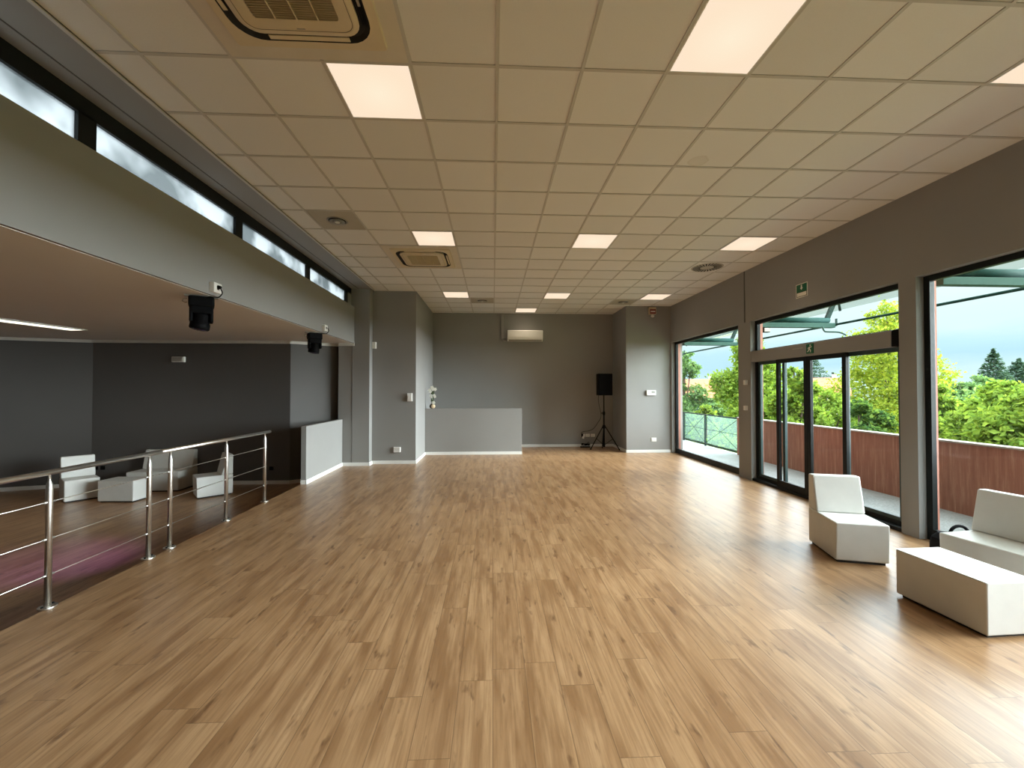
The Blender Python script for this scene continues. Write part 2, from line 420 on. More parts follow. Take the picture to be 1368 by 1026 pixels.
# beam over the lounge edge, lounge ceiling, soffit, roof slabs
st(MB().box(-3.22, -3.07, YN, 9.22, LC, 3.52).build('beam_lounge', M['wall'], bevel=0.004))
st(MB().box(-13, -3.10, YN, 11.0, LC - 0.004, LC + 0.12).build('ceiling_lounge', M['lceil']))
st(MB().box(-3.40, -2.66, YN, 9.22, CZ - 0.002, CZ + 0.3).build('ceiling_soffit', M['wall']))
st(MB().box(-3.4, 5.1, YN, YB + 0.2, 4.3, 4.5).build('roof_slab', M['wall']))
st(MB().box(-2.995, -2.985, YN, 9.22, CZ - 0.006, CZ).build('trim_4', M['lwall']))
st(MB().box(-2.685, -2.66, YN, 9.40, CZ - 0.012, CZ + 0.01).build('trim_5', M['tbar']))

# clerestory
b = MB(); X0, X1 = -3.20, -3.14
b.box(X0, X1, YN, 9.22, 3.785, CZ)
ys = [(8.85, 9.0), (7.035, 7.175), (5.13, 5.27), (3.225, 3.37), (1.32, 1.46), (-0.58, -0.44)]
for a, c in ys: b.box(X0, X1, a, c, 3.50, 3.80)
b.box(X0, X1, YN, 9.22, 3.50, 3.53)
w = st(bpy.data.objects.new('window_4', None), 'long strip of high frosted windows in a black frame above the lounge beam', 'window'); C.objects.link(w)
b.build('frame', M['black'], w)
st(MB().box(-3.20, -3.14, 9.0, 9.22, 3.5, CZ).build('trim_6', M['wall']))
prev = 9.0
for a, c in ys:
    if prev < 8.9: MB().box(-3.176, -3.168, c, prev, 3.53, 3.785).build('pane', M['frost'], w)
    prev = a
MB().box(-3.176, -3.168, YN, prev, 3.53, 3.785).build('pane', M['frost'], w)

# lounge walls: splayed plan
def wall_seg(name, p, q, z0, z1, th=0.2, m='lwall', kind=True):
    p, q = Vector(p), Vector(q); d = (q - p).normalized(); n = Vector((-d.y, d.x)) * th
    o = MB().prism([tuple(p), tuple(q), tuple(q + n), tuple(p + n)], z0, z1).build(name, M[m])
    return st(o) if kind else o
LP = [(-13.0, 7.37), (-8.26, 8.86), (-4.27, 8.86), (-3.1, 9.65)]
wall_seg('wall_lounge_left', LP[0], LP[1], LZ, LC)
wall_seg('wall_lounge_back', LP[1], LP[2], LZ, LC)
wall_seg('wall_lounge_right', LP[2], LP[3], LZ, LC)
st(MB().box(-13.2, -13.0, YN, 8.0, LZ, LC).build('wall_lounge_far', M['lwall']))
n_t = 7
for i in range(3):
    p, q = Vector(LP[i]), Vector(LP[i + 1]); d = (q - p).normalized(); n = Vector((d.y, -d.x))
    for nm, z0, z1, th, m in (('baseboard_lounge', LZ, LZ + 0.075, 0.014, 'base'), ('trim_%d' % n_t, LC - 0.06, LC, 0.045, 'crown')):
        a, c = p + n * 0.0, q + n * 0.0
        if nm.startswith('trim'): n_t += 1
        st(MB().prism([tuple(a + n * th), tuple(c + n * th), tuple(c), tuple(a)], z0, z1).build(nm, M[m]))
st(MB().box(-3.41, -3.065, 9.19, 9.22, LC - 0.06, LC).build('trim_%d' % n_t, M['crown'])); n_t += 1
st(MB().box(-3.072, -3.06, YN, 9.22, LC - 0.002, LC + 0.028).build('trim_%d' % n_t, M['wall'])); n_t += 1

# skirting boards
def base(name, x0, x1, y0, y1): st(MB().box(x0, x1, y0, y1, 0, 0.075).build(name, M['base'], bevel=0.003))
base('baseboard_back', 0.749, 3.565, YB - 0.014, YB)
base('baseboard_partition', -1.755, 0.755, 10.686, 10.70)
base('baseboard_niche_left', -1.755, -1.741, 9.416, 10.69)
base('baseboard_pillar', -2.735, -1.741, 9.416, 9.43)
base('baseboard_left_end', -3.315, -2.721, 9.206, 9.22)
base('baseboard_left_side', -2.735, -2.721, 9.206, 9.43)
base('baseboard_parapet', -3.315, -3.301, 7.451, 9.21)
base('baseboard_parapet_end', -3.405, -3.301, 7.451, 7.465)
base('baseboard_niche_right', 3.551, 3.565, 10.816, YB)
base('baseboard_right_front', 3.551, XR, 10.816, 10.83)

# suspended ceiling: tiles recessed above the grid bars, boards round the cassettes
LIGHTS = [(-2, 0), (2, -1), (6, -1), (-2, 5), (2, 5), (6, 5), (-2, 11), (2, 11), (6, 11), (1, 14)]
CASS = [(-3, -2), (-3, 6)]
b = MB()
b.box(-2.66, XR, YN, YB, CZ + 0.007, CZ + 0.05, 0)
noV = {(i + 1, j + dj) for i, j in CASS for dj in (0, 1)}; noH = {(i + di, j + 1) for i, j in CASS for di in (0, 1)}
i0, i1, j0, j1 = -5, 8, -15, 16
for i in range(i0, i1 + 1):
    for j in range(j0, j1):
        if (i, j) in noV: continue
        x = GX + T * i
        if x < -2.66 or x > XR: continue
        b.box(x - 0.012, x + 0.012, GY + T * j, GY + T * (j + 1), CZ, CZ + 0.012, 1)
for j in range(j0, j1 + 1):
    for i in range(i0, i1):
        if (i, j) in noH: continue
        xa, xb = max(-2.66, GX + T * i), min(XR, GX + T * (i + 1))
        if xb - xa < 0.02: continue
        y = GY + T * j
        b.box(xa + 0.012, xb - 0.012, y - 0.012, y + 0.012, CZ, CZ + 0.012, 1)
st(b.build('ceiling', [M['tile'], M['tbar']]))

# ------------------------------------------------------------------ ceiling lights
LAB = ['glowing square ceiling panel beside the large air conditioner cassette',
       'glowing square ceiling panel cut by the top edge, largest of all the panels',
       'glowing square ceiling panel only a corner of which shows at the window side',
       'glowing square ceiling panel in front of the small air conditioner cassette',
       'glowing square ceiling panel in the middle of the ceiling, between two others in its row',
       'glowing square ceiling panel near the round swirl air diffuser',
       'small glowing square ceiling panel behind the small air conditioner cassette',
       'small glowing square ceiling panel above the wall air conditioner, second from the back wall',
       'small glowing square ceiling panel above the red siren at the back',
       'small glowing square ceiling panel touching the back wall above the wall air conditioner']
LAMP_W = 2.6
LAMP_COL = (1.0, 0.84, 0.62)
def make_light():
    t = thing('ceiling_light', LAB[0], 'ceiling light', (0, 0, CZ), 0, 'square ceiling light panels')
    b = MB(); h = 0.288
    for x0, x1, y0, y1 in ((-h, h, -h, -h + 0.008), (-h, h, h - 0.008, h), (-h, -h + 0.008, -h, h), (h - 0.008, h, -h, h)): b.box(x0, x1, y0, y1, -0.001, 0.006)
    b.build('frame', M['wplastic'], t)
    MB().box(-h + 0.008, h - 0.008, -h + 0.008, h - 0.008, 0.001, 0.006).build('diffuser', M['panel'], t)
    l = bpy.data.lights.new('led_array', 'AREA'); l.shape = 'SQUARE'; l.size = 0.56; l.energy = LAMP_W; l.color = LAMP_COL; l.spread = math.radians(100)
    o = bpy.data.objects.new('led_array', l); C.objects.link(o); o.parent = t; o.location = (0, 0, -0.002)
    return t
L0 = make_light()
for k, (i, j) in enumerate(LIGHTS):
    p = (GX + T * (i + 0.5), GY + T * (j + 0.5), CZ)
    if k == 0: L0.location = p
    else: dup(L0, p, 0, LAB[k])

# ------------------------------------------------------------------ ceiling cassettes
def cassette(loc, label, flip, hood):
    t = thing('ceiling_air_conditioner', label, 'air conditioner', loc, flip, 'ceiling air conditioner cassettes')
    b = MB(); b.box(-0.588, 0.588, -0.588, 0.588, -0.004, 0.004); b.build('surround_board', M['creamboard'], t)
    b = MB()   # square panel with raised rim
    a0 = b.rrect(0, 0, 0.96, 0.96, 0.02, -0.004); a1 = b.rrect(0, 0, 0.95, 0.95, 0.02, -0.022); a2 = b.rrect(0, 0, 0.84, 0.84, 0.16, -0.026)
    b.ring(a0, a1); b.ring(a1, a2); b.build('panel', M['cream'], t)
    b = MB()   # dark air slot
    c1 = b.rrect(0, 0, 0.84, 0.84, 0.16, -0.026); c2 = b.rrect(0, 0, 0.80, 0.80, 0.15, -0.006); c3 = b.rrect(0, 0, 0.70, 0.70, 0.11, -0.006)
    b.ring(c1, c2); b.ring(c2, c3); b.build('air_slot', M['dgap'], t)
    b = MB()
    d0 = b.rrect(0, 0, 0.71, 0.71, 0.11, -0.006); d1 = b.rrect(0, 0, 0.72, 0.72, 0.11, -0.034); d2 = b.rrect(0, 0, 0.66, 0.66, 0.08, -0.042); d3 = b.rrect(0, 0, 0.50, 0.50, 0.03, -0.040)
    b.ring(d0, d1); b.ring(d1, d2); b.ring(d2, d3)
    e1 = b.rrect(0, 0, 0.645, 0.645, 0.075, -0.0425); e2 = b.rrect(0, 0, 0.638, 0.638, 0.072, -0.0425); b.ring(e1, e2, 1)
    lid = b.build('intake_frame', [M['cream'], M['vase']], t)
    b = MB(); n = 34
    b.box(-0.25, 0.25, -0.25, 0.25, -0.018, -0.015, 1)
    for k in range(n):
        y = -0.245 + 0.49 * k / (n - 1)
        b.add([(-0.25, y, -0.040), (0.25, y, -0.040), (0.25, y + 0.006, -0.022), (-0.25, y + 0.006, -0.022), (-0.25, y + 0.0025, -0.041), (0.25, y + 0.0025, -0.041), (0.25, y + 0.0085, -0.022), (-0.25, y + 0.0085, -0.022)],
              [(0, 1, 2, 3), (4, 7, 6, 5), (0, 4, 5, 1)], 0)
    for k in range(3): b.box(-0.128 + 0.125 * k, -0.122 + 0.125 * k, -0.25, 0.25, -0.043, -0.036, 0)
    b.build('intake_grille', [M['cream'], M['dgap']], t)
    if hood:   # louvre stays clipped in the slot
        b = MB(); b.box(0.385, 0.40, 0.10, 0.16, -0.026, -0.008); b.build('clip', M['metalgrey'], t)
        b = MB()
        for k in range(4): b.tube([(0.375 + 0.012 * k, -0.30, -0.012 - 0.003 * (k % 2)), (0.38 + 0.01 * k, 0.0, -0.016), (0.37 + 0.014 * k, 0.30, -0.012)], 0.004, 6)
        b.build('louvre_linkage', M['bplastic'], t)
    b = MB()
    for sx, sy in ((0, 1), (-1, 0)):   # vanes half closed over the slot
        if sy: b.box(-0.24, 0.26, 0.378, 0.41, -0.027, -0.021)
        else: b.box(-0.41, -0.385, -0.26, 0.22, -0.027, -0.021)
    b.build('vane', M['cream'], t, bevel=0.002)
    MB().box(-0.03, 0.02, 0.305, 0.311, -0.0435, -0.041).build('badge', M['metalgrey'], t)
    return t
cassette((GX - 3 * T + 0.6, GY - 2 * T + 0.6, CZ), 'large cream air conditioner cassette in the ceiling, cut by the top edge', 0, True)
cassette((GX - 3 * T + 0.6, GY + 6 * T + 0.6, CZ), 'small cream air conditioner cassette in the ceiling, whole in view', PI, False)

# ------------------------------------------------------------------ round ceiling fittings
def speaker_rose(loc, label):
    t = thing('ceiling_vent', label, 'vent', loc, 0, 'round vents on plain metal tiles')
    MB().box(-0.285, 0.285, -0.285, 0.285, 0.0, 0.006).build('tile_plate', M['spottile'], t)
    b = MB()
    for r, z in ((0.135, 0.0), (0.098, -0.010), (0.062, -0.018)):
        b.lathe([(r, z - 0.002), (r - 0.004, z - 0.012), (r - 0.026, z - 0.003), (r - 0.026, z + 0.004)], 32)
    b.build('rings', M['metalgrey'], t)
    MB().lathe([(0.002, -0.004), (0.13, -0.004), (0.13, -0.001)], 32).build('dark_throat', M['dgap'], t)
    MB().lathe([(0.03, -0.004), (0.032, -0.026), (0.02, -0.030), (0.0005, -0.030)], 24).build('centre_cap', M['wplastic'], t)
cell = lambda i, j: (GX + T * (i + 0.5), GY + T * (j + 0.5), CZ)
speaker_rose(cell(-4, 4), 'round vent on a darker ceiling tile close to the high frosted windows')
speaker_rose(cell(-1, 12), 'small round vent on a darker ceiling tile at the back, on the wall unit side')
speaker_rose(cell(5, 12), 'small round vent on a darker ceiling tile at the back, before the siren')
t = thing('ceiling_swirl_diffuser', 'round swirl air diffuser with dark radial slots in the ceiling', 'vent', cell(6, 7))
MB().box(-0.285, 0.285, -0.285, 0.285, 0.0, 0.006).build('tile_plate', M['tile'], t)
b = MB(); b.lathe([(0.001, -0.006), (0.26, -0.006), (0.272, -0.003), (0.272, 0.0)], 40); b.build('face', M['spottile'], t)
b = MB()
for k in range(26):
    a = 2 * PI * k / 26
    ca, sa = math.cos(a), math.sin(a); nx, ny = -sa * 0.013, ca * 0.013; sw = 0.02
    p0 = Vector((ca * 0.115, sa * 0.115, -0.0085)); p1 = Vector((ca * 0.245 - sa * sw, sa * 0.245 + ca * sw, -0.0085))
    q = Vector((nx, ny, 0)); up = Vector((0, 0, 0.004))
    vs = [p0 - q * 0.6, p1 - q, p1 + q, p0 + q * 0.6]
    b.add(vs + [v + up for v in vs], [(3, 2, 1, 0), (0, 1, 5, 4), (1, 2, 6, 5), (2, 3, 7, 6), (3, 0, 4, 7)])
b.build('slots', M['dgap'], t)

# ------------------------------------------------------------------ windows and sliding door
def frame_rect(b, x0, x1, y0, y1, z0, z1, w, wb=None, mi=0):
    wb = wb or w
    b.box(x0, x1, y0, y0 + w, z0, z1, mi); b.box(x0, x1, y1 - w, y1, z0, z1, mi)
    b.box(x0, x1, y0 + w, y1 - w, z0, z0 + wb, mi); b.box(x0, x1, y0 + w, y1 - w, z1 - w, z1, mi)
def win(name, y0, y1, label, mull=()):
    w = st(bpy.data.objects.new(name, None), label, 'window'); C.objects.link(w)
    b = MB(); frame_rect(b, 4.87, 4.93, y0, y1, 0.0, 2.955, 0.065, 0.125); b.build('frame', M['black'], w, bevel=0.003)
    MB().box(4.898, 4.906, y0 + 0.065, y1 - 0.065, 0.125, 2.89).build('pane', M['glass'], w)
win('window_1', 7.78, 10.77, 'tall black framed window nearest the back wall, looking onto the glass balustrade')
win('window_2', 1.25, 4.41, 'tall black framed window behind the white sofa')
win('window_added', -2.1, 0.95, 'added tall black framed window out of view beside the viewer, for daylight')  # unseen bay added to let daylight in from behind the camera
dr = st(bpy.data.objects.new('door_1', None), 'black framed automatic sliding glass door with a transom light', 'door'); C.objects.link(dr)
b = MB()
frame_rect(b, 4.87, 4.93, 4.61, 7.40, 0.0, 2.955, 0.065, 0.10)
b.box(4.87, 4.93, 4.61, 7.40, 2.19, 2.41)
b.box(4.80, 4.93, 4.61, 7.40, 0.0, 0.045)
b.build('frame', M['black'], dr, bevel=0.003)
MB().box(4.898, 4.906, 4.675, 7.335, 2.41, 2.89).build('transom_pane', M['glass'], dr)
for y0, y1 in ((6.66, 7.335), (4.675, 5.50)):
    b = MB(); frame_rect(b, 4.885, 4.93, y0, y1, 0.045, 2.19, 0.055, 0.10)
    f = b.build('fixed_panel', M['darkteal'], dr, bevel=0.003)
    MB().box(4.898, 4.906, y0 + 0.055, y1 - 0.055, 0.145, 2.135).build('pane', M['glass'], f)
for y0, y1, s in ((6.085, 6.77, 1), (5.385, 6.08, -1)):
    b = MB(); frame_rect(b, 4.815, 4.86, y0, y1, 0.045, 2.19, 0.065, 0.11)
    f = b.build('sliding_leaf', M['black'], dr, bevel=0.003)
    MB().box(4.834, 4.842, y0 + 0.065, y1 - 0.065, 0.155, 2.125).build('pane', M['glass'], f)
op = MB().box(4.79, 4.87, 4.72, 7.40, 2.19, 2.39)
o = op.build('operator_cover', M['wall'], dr, bevel=0.006)
MB().box(4.80, 4.87, 4.62, 4.72, 2.195, 2.385).build('operator_end_cap', M['bplastic'], dr)
MB().box(4.784, 4.79, 6.12, 6.34, 2.318, 2.332).build('maker_strip', M['metalgrey'], dr)

# signs
t = thing('exit_sign', 'green and white downward arrow sign high on the wall over the door', 'sign', (XR, 6.115, 3.11))
MB().box(-0.006, -0.001, -0.118, 0.118, 0.0, 0.215).build('plate', M['signwhite'], t)
MB().box(-0.0075, -0.006, -0.106, 0.106, 0.085, 0.203).build('green_field', M['green'], t)
b = MB()
b.add([(-0.009, y, z) for y, z in ((0.013, 0.192), (-0.013, 0.192), (-0.013, 0.15), (-0.030, 0.15), (0.0, 0.112), (0.030, 0.15), (0.013, 0.15))] , [(0, 1, 2, 3, 4, 5, 6)])
b.box(-0.0088, -0.0075, -0.011, 0.011, 0.15, 0.19); b.build('arrow', M['signwhite'], t)
b = MB(); frame_rect(b, -0.0075, -0.006, -0.106, 0.106, 0.012, 0.085, 0.008); b.build('caption_border', M['vase'], t)
t = thing('exit_sign', 'small green running figure sign on the door operator', 'sign', (4.79, 5.975, 2.225))
MB().box(-0.012, -0.001, -0.068, 0.068, 0.0, 0.145).build('plate', M['green'], t, bevel=0.002)
b = MB()   # running figure, white on green
def limb(b, pts, w):
    for (y0, z0), (y1, z1) in zip(pts, pts[1:]):
        d = Vector((y1 - y0, z1 - z0)).normalized(); n = Vector((-d.y, d.x)) * w
        vs = [(-0.0135, y0 + n.x, z0 + n.y), (-0.0135, y0 - n.x, z0 - n.y), (-0.0135, y1 - n.x, z1 - n.y), (-0.0135, y1 + n.x, z1 + n.y)]
        b.add(vs + [(-0.012, v[1], v[2]) for v in vs], [(0, 1, 2, 3), (0, 4, 5, 1), (1, 5, 6, 2), (2, 6, 7, 3), (3, 7, 4, 0)])
limb(b, [(-0.006, 0.10), (0.006, 0.066)], 0.012)
limb(b, [(0.004, 0.066), (-0.022, 0.048), (-0.014, 0.018)], 0.007)
limb(b, [(0.006, 0.066), (0.024, 0.040), (0.042, 0.026)], 0.007)
limb(b, [(-0.004, 0.098), (0.022, 0.088), (0.032, 0.066)], 0.005)
limb(b, [(-0.008, 0.098), (-0.030, 0.092), (-0.038, 0.108)], 0.005)
b.tube([(-0.0138, -0.014, 0.122), (-0.012, -0.014, 0.122)], 0.011, 14)
b.build('running_figure', M['signwhite'], t)

# ------------------------------------------------------------------ small wall fittings
def plate(name, label, cat, loc, w, h, d, face='-y', extra=None, m='wplastic', group=None):
    """box fitting centred on loc (at the wall), facing -y, -x or +x"""
    rz = {'-y': 0, '+x': PI / 2, '-x': -PI / 2}[face]
    t = thing(name, label, cat, loc, rz, group)
    MB().box(-w / 2, w / 2, -d, 0.002, -h / 2, h / 2).build('housing', M[m], t, bevel=min(0.006, d * 0.3))
    if extra: extra(t, w, h, d)
    return t
def ex_lens(t, w, h, d):
    MB().box(-w * 0.34, w * 0.34, -d - 0.006, -d, -h * 0.42, h * 0.02).build('lens', M['signwhite'], t, bevel=0.002)
def ex_rocker(t, w, h, d):
    for s in (-1, 1): MB().box(s * w * 0.22 - w * 0.14, s * w * 0.22 + w * 0.14, -d - 0.004, -d, -h * 0.28, h * 0.28).build('rocker', M['wplastic'], t, bevel=0.001)
def ex_screen(t, w, h, d):
    MB().box(w * 0.02, w * 0.40, -d - 0.002, -d, -h * 0.05, h * 0.36).build('screen', M['metalgrey'], t)
    for k in range(3): MB().box(-w * 0.38 + k * w * 0.12, -w * 0.30 + k * w * 0.12, -d - 0.003, -d, -h * 0.2, h * 0.1).build('button', M['signwhite'], t)
def ex_holes(t, w, h, d):
    for k in (-1, 0, 1): MB().tube([(k * w * 0.22, -d - 0.001, 0), (k * w * 0.22, -d, 0)], 0.006, 10).build('socket_hole', M['dgap'], t)
plate('motion_sensor', 'white rounded motion sensor high on the corner of the grey pillar', 'sensor', (-2.685, 9.43, 2.685), 0.085, 0.15, 0.06, extra=ex_lens)
plate('wall_controller', 'white upright control box at chest height on the grey pillar', 'control', (-1.886, 9.43, 1.51), 0.11, 0.185, 0.045, extra=ex_rocker)
plate('socket_box', 'white double socket box low on the grey pillar', 'socket', (-2.166, 9.43, 0.325), 0.15, 0.115, 0.05, extra=ex_holes)
plate('thermostat', 'white thermostat with a small screen on the wall beside the window', 'thermostat', (4.235, 10.83, 1.60), 0.25, 0.135, 0.035, extra=ex_screen)
plate('blank_plate', 'white blank cover plate low on the wall under the thermostat', 'cover plate', (4.31, 10.83, 0.345), 0.135, 0.105, 0.012, extra=lambda t, w, h, d: MB().box(-w * 0.36, w * 0.36, -d - 0.002, -d, -h * 0.34, h * 0.34).build('inset', M['wplastic'], t))
for k, (x, lab) in enumerate(((2.655, 'white wall socket with a plug in it behind the speaker, farthest from the corner'), (2.80, 'white wall socket behind the speaker, middle of the three'), (2.955, 'white wall socket behind the speaker, nearest the tripod'))):
    plate('wall_socket', lab, 'socket', (x, YB, 0.335), 0.125, 0.085, 0.012, extra=ex_holes, group='sockets behind the speaker')
plate('door_contact', 'upper white contact box on the jamb of the sliding door', 'contact', (XR, 7.515, 1.815), 0.07, 0.09, 0.05, '-x', group='contacts on the door jamb')
plate('door_contact', 'lower white contact box on the jamb of the sliding door', 'contact', (XR, 7.52, 1.335), 0.065, 0.085, 0.05, '-x', group='contacts on the door jamb')
t = thing('fire_siren', 'red and white fire alarm siren under the ceiling at the back', 'siren', (4.27, 10.83, 3.74))
MB().box(-0.10, 0.10, -0.07, 0.002, -0.04, 0.155).build('housing', M['cream'], t, bevel=0.012)
MB().box(-0.082, 0.082, -0.085, -0.07, -0.03, 0.10).build('red_band', M['red'], t, bevel=0.006)
MB().box(-0.06, 0.06, -0.089, -0.085, 0.02, 0.05).build('caption_strip', M['signwhite'], t)
MB().ball((0, -0.06, -0.085), 0.045, 14, 0, (1, 1, 0.9)).build('flasher', M['wplastic'], t)
plate('emergency_light', 'small oblong emergency light high on the dark lounge wall', 'emergency light', (-6.53, 8.86, 2.31), 0.245, 0.115, 0.06, m='crown', extra=lambda t, w, h, d: MB().box(-w * 0.42, w * 0.38, -d - 0.006, -d, -h * 0.36, h * 0.36).build('diffuser', M['metalgrey'], t, bevel=0.003))
for x, z, lab in ((-8.17, 0.07, 'black socket plate low on the lounge wall beside the armchair, farther from the ottoman'), (-8.03, 0.07, 'black socket plate low on the lounge wall beside the armchair, nearer the ottoman'), (-4.645, 0.03, 'black socket plate low on the lounge wall seen through the end of the railing')):
    plate('wall_socket', lab, 'socket', (x, 8.86, z), 0.085, 0.075, 0.012, m='bplastic', extra=ex_holes)

# wall split unit and its pipe cover
t = thing('wall_air_conditioner', 'white split air conditioner on the back wall with a corner pipe cover', 'air conditioner', (0.935, YB, 3.09))
pr = [(0, 0.03), (-0.13, 0.0), (-0.205, 0.055), (-0.215, 0.115), (-0.215, 0.26), (-0.20, 0.31), (-0.17, 0.325), (0, 0.325)]
MB().slab(pr, -0.515, 0.515).build('body', M['wplastic'], t, bevel=0.008)
MB().box(-0.505, 0.505, -0.2185, -0.213, 0.122, 0.30).build('front_panel', M['wplastic'], t, bevel=0.004)
b = MB(); b.add([(-0.48, -0.1505, 0.006), (0.48, -0.1505, 0.006), (0.48, -0.200, 0.046), (-0.48, -0.200, 0.046), (-0.48, -0.148, 0.009), (0.48, -0.148, 0.009), (0.48, -0.197, 0.049), (-0.48, -0.197, 0.049)], [(0, 1, 2, 3), (0, 4, 5, 1), (3, 2, 6, 7), (0, 3, 7, 4), (1, 5, 6, 2)])
b.build('louvre_flap', M['metalgrey'], t)
b = MB(); b.box(-0.69, -0.62, -0.06, -0.001, 0.09, CZ - 3.09 - 0.002)
b.tube([(-0.655, -0.03, 0.10), (-0.655, -0.03, 0.065), (-0.64, -0.03, 0.045), (-0.61, -0.03, 0.04), (-0.513, -0.03, 0.04)], 0.034, 12)
b.build('pipe_cover', M['duct'], t)

# ------------------------------------------------------------------ loudspeaker, stand, lead
sx, sy = 3.10, 11.35
t = thing('speaker_stand', 'black tripod stand carrying the loudspeaker in the back corner', 'stand', (sx, sy, 0))
MB().tube([(0, 0, 0.10), (0, 0, 1.10)], 0.022, 12).build('lower_pole', M['bplastic'], t)
MB().tube([(0, 0, 1.02), (0, 0, 1.525)], 0.016, 12).build('upper_pole', M['bplastic'], t)
MB().lathe([(0.034, 0.98), (0.036, 1.0), (0.036, 1.06), (0.02, 1.075)], 16).build('collar', M['bplastic'], t)
MB().tube([(-0.03, -0.01, 1.03), (-0.075, -0.03, 1.03)], [0.008, 0.016], 10).build('knob', M['bplastic'], t)
MB().lathe([(0.03, 0.60), (0.042, 0.62), (0.042, 0.68), (0.03, 0.70)], 16).build('leg_hub', M['bplastic'], t)
MB().lathe([(0.02, 0.08), (0.03, 0.09), (0.03, 0.20), (0.02, 0.21)], 14).build('brace_hub', M['bplastic'], t)
for fx, fy in ((-0.36, 0.06), (0.40, -0.12), (0.06, 0.40)):
    lg = MB().tube([(fx * 0.08, fy * 0.08, 0.66), (fx, fy, 0.02)], 0.014, 10).build('leg', M['bplastic'], t)
    MB().tube([(fx * 0.06, fy * 0.06, 0.15), (fx * 0.55, fy * 0.55, 0.31)], 0.007, 8).build('strut', M['bplastic'], lg)
    MB().ball((fx, fy, 0.018), 0.02, 10).build('foot', M['bplastic'], lg)
t = thing('loudspeaker', 'black loudspeaker on the tripod stand in the back corner', 'speaker', (sx - 0.005, sy, 1.52), math.radians(6))
MB().prism([(-0.20, -0.16), (0.20, -0.16), (0.165, 0.14), (0.11, 0.19), (-0.11, 0.19), (-0.165, 0.14)], 0.006, 0.61).build('cabinet', M['bplastic'], t, bevel=0.014)
MB().box(-0.178, 0.178, -0.170, -0.158, 0.04, 0.575).build('grille', M['bfabric'], t, bevel=0.008)
MB().box(0.155, 0.205, -0.04, 0.07, 0.27, 0.36).build('handle_recess', M['metalgrey'], t, bevel=0.01)
b = MB(); P = [(3.02, 11.585, 1.60), (3.00, 11.56, 1.35), (3.045, 11.45, 0.95), (2.98, 11.55, 0.75), (2.90, 11.75, 0.56), (2.80, 11.90, 0.48), (2.70, 11.97, 0.46), (2.62, 12.0, 0.43), (2.60, 11.99, 0.36)]
def smooth(P, n=8):
    out = []
    for i in range(len(P) - 1):
        p0 = Vector(P[max(i - 1, 0)]); p1 = Vector(P[i]); p2 = Vector(P[i + 1]); p3 = Vector(P[min(i + 2, len(P) - 1)])
        for k in range(n):
            u = k / n
            out.append(0.5 * ((2 * p1) + (p2 - p0) * u + (2 * p0 - 5 * p1 + 4 * p2 - p3) * u * u + (3 * p1 - p0 - 3 * p2 + p3) * u ** 3))
    out.append(Vector(P[-1])); return out
b.tube(smooth(P), 0.006, 8)
o = tag(b.build('speaker_cable', M['bplastic']), 'thin black lead hanging from the loudspeaker to the wall sockets', 'cable')
b = MB(); b.box(-0.03, 0.03, -0.075, -0.014, -0.05, 0.04); b.box(-0.018, 0.018, -0.10, -0.075, -0.02, 0.03)
t = thing('plug_adapter', 'black and white plug adapter in the wall socket behind the speaker', 'plug', (2.63, YB, 0.345))
MB().box(-0.02, 0.02, -0.02, 0.002, -0.02, 0.02).build('pins', M['bplastic'], t)
b.build('body', M['bplastic'], t, bevel=0.005)
MB().box(0.0, 0.05, -0.085, -0.014, -0.10, 0.03).build('white_plug', M['wplastic'], t, bevel=0.005)
t = thing('power_strip', 'tangle of black leads and a power block on the floor below the sockets', 'cable', (2.70, 11.86, 0))
MB().box(-0.16, 0.13, -0.03, 0.03, 0.004, 0.035).build('block', M['bplastic'], t, bevel=0.006)
b = MB(); rr = random.Random(3)
for k in range(4):
    P = [(0.10 * math.cos(a * 1.3 + k) * (1 + 0.3 * rr.random()), 0.045 * math.sin(a + k) + 0.01, 0.05 + 0.012 * k + 0.03 * abs(math.sin(a))) for a in [i * 0.8 for i in range(9)]]
    b.tube(smooth(P, 4), 0.006, 6)
b.tube(smooth([(0.0, 0.0, 0.05), (0.05, 0.02, 0.12), (0.10, 0.05, 0.15), (0.12, 0.09, 0.09)], 5), 0.006, 6)
b.build('loose_lead', M['bplastic'], t)

# ------------------------------------------------------------------ flowers on the niche partition
t = thing('flower_vase', 'vase of white orchids standing on the low grey partition', 'flowers', (-1.575, 10.76, 1.19))
MB().lathe([(0.03, 0.0), (0.062, 0.02), (0.078, 0.06), (0.066, 0.10), (0.035, 0.125), (0.03, 0.135), (0.025, 0.13)], 24).build('vase', M['vase'], t)
MB().ball((0.022, -0.035, 0.062), 0.058, 16).build('cream_medallion', M['vasecream'], t)
b = MB()
stems = [[(0, 0, 0.12), (-0.02, 0, 0.25), (-0.03, 0, 0.40), (0.0, -0.01, 0.53)], [(0, 0, 0.12), (0.02, 0, 0.25), (0.03, -0.01, 0.36), (0.06, -0.02, 0.50)], [(0, 0, 0.12), (0.0, 0.01, 0.2), (0.02, -0.02, 0.34), (-0.04, -0.02, 0.45)]]
for P in stems: b.tube(smooth(P, 5), 0.006, 6)
b.build('stems', M['stemgreen'], t)
b = MB(); rr = random.Random(5)
for k in range(16):
    a = rr.random() * 6.28; z = 0.14 + rr.random() * 0.25; L = 0.08 + 0.05 * rr.random(); w = 0.016
    c = Vector((0.015 * math.cos(a), 0.015 * math.sin(a), z)); d = Vector((math.cos(a) * 0.4, math.sin(a) * 0.4, 0.9)).normalized(); n = Vector((-math.sin(a), math.cos(a), 0)) * w
    b.add([c, c + d * L * 0.5 + n, c + d * L, c + d * L * 0.5 - n], [(0, 1, 2, 3)])
b.build('leaves', M['stemgreen'], t)
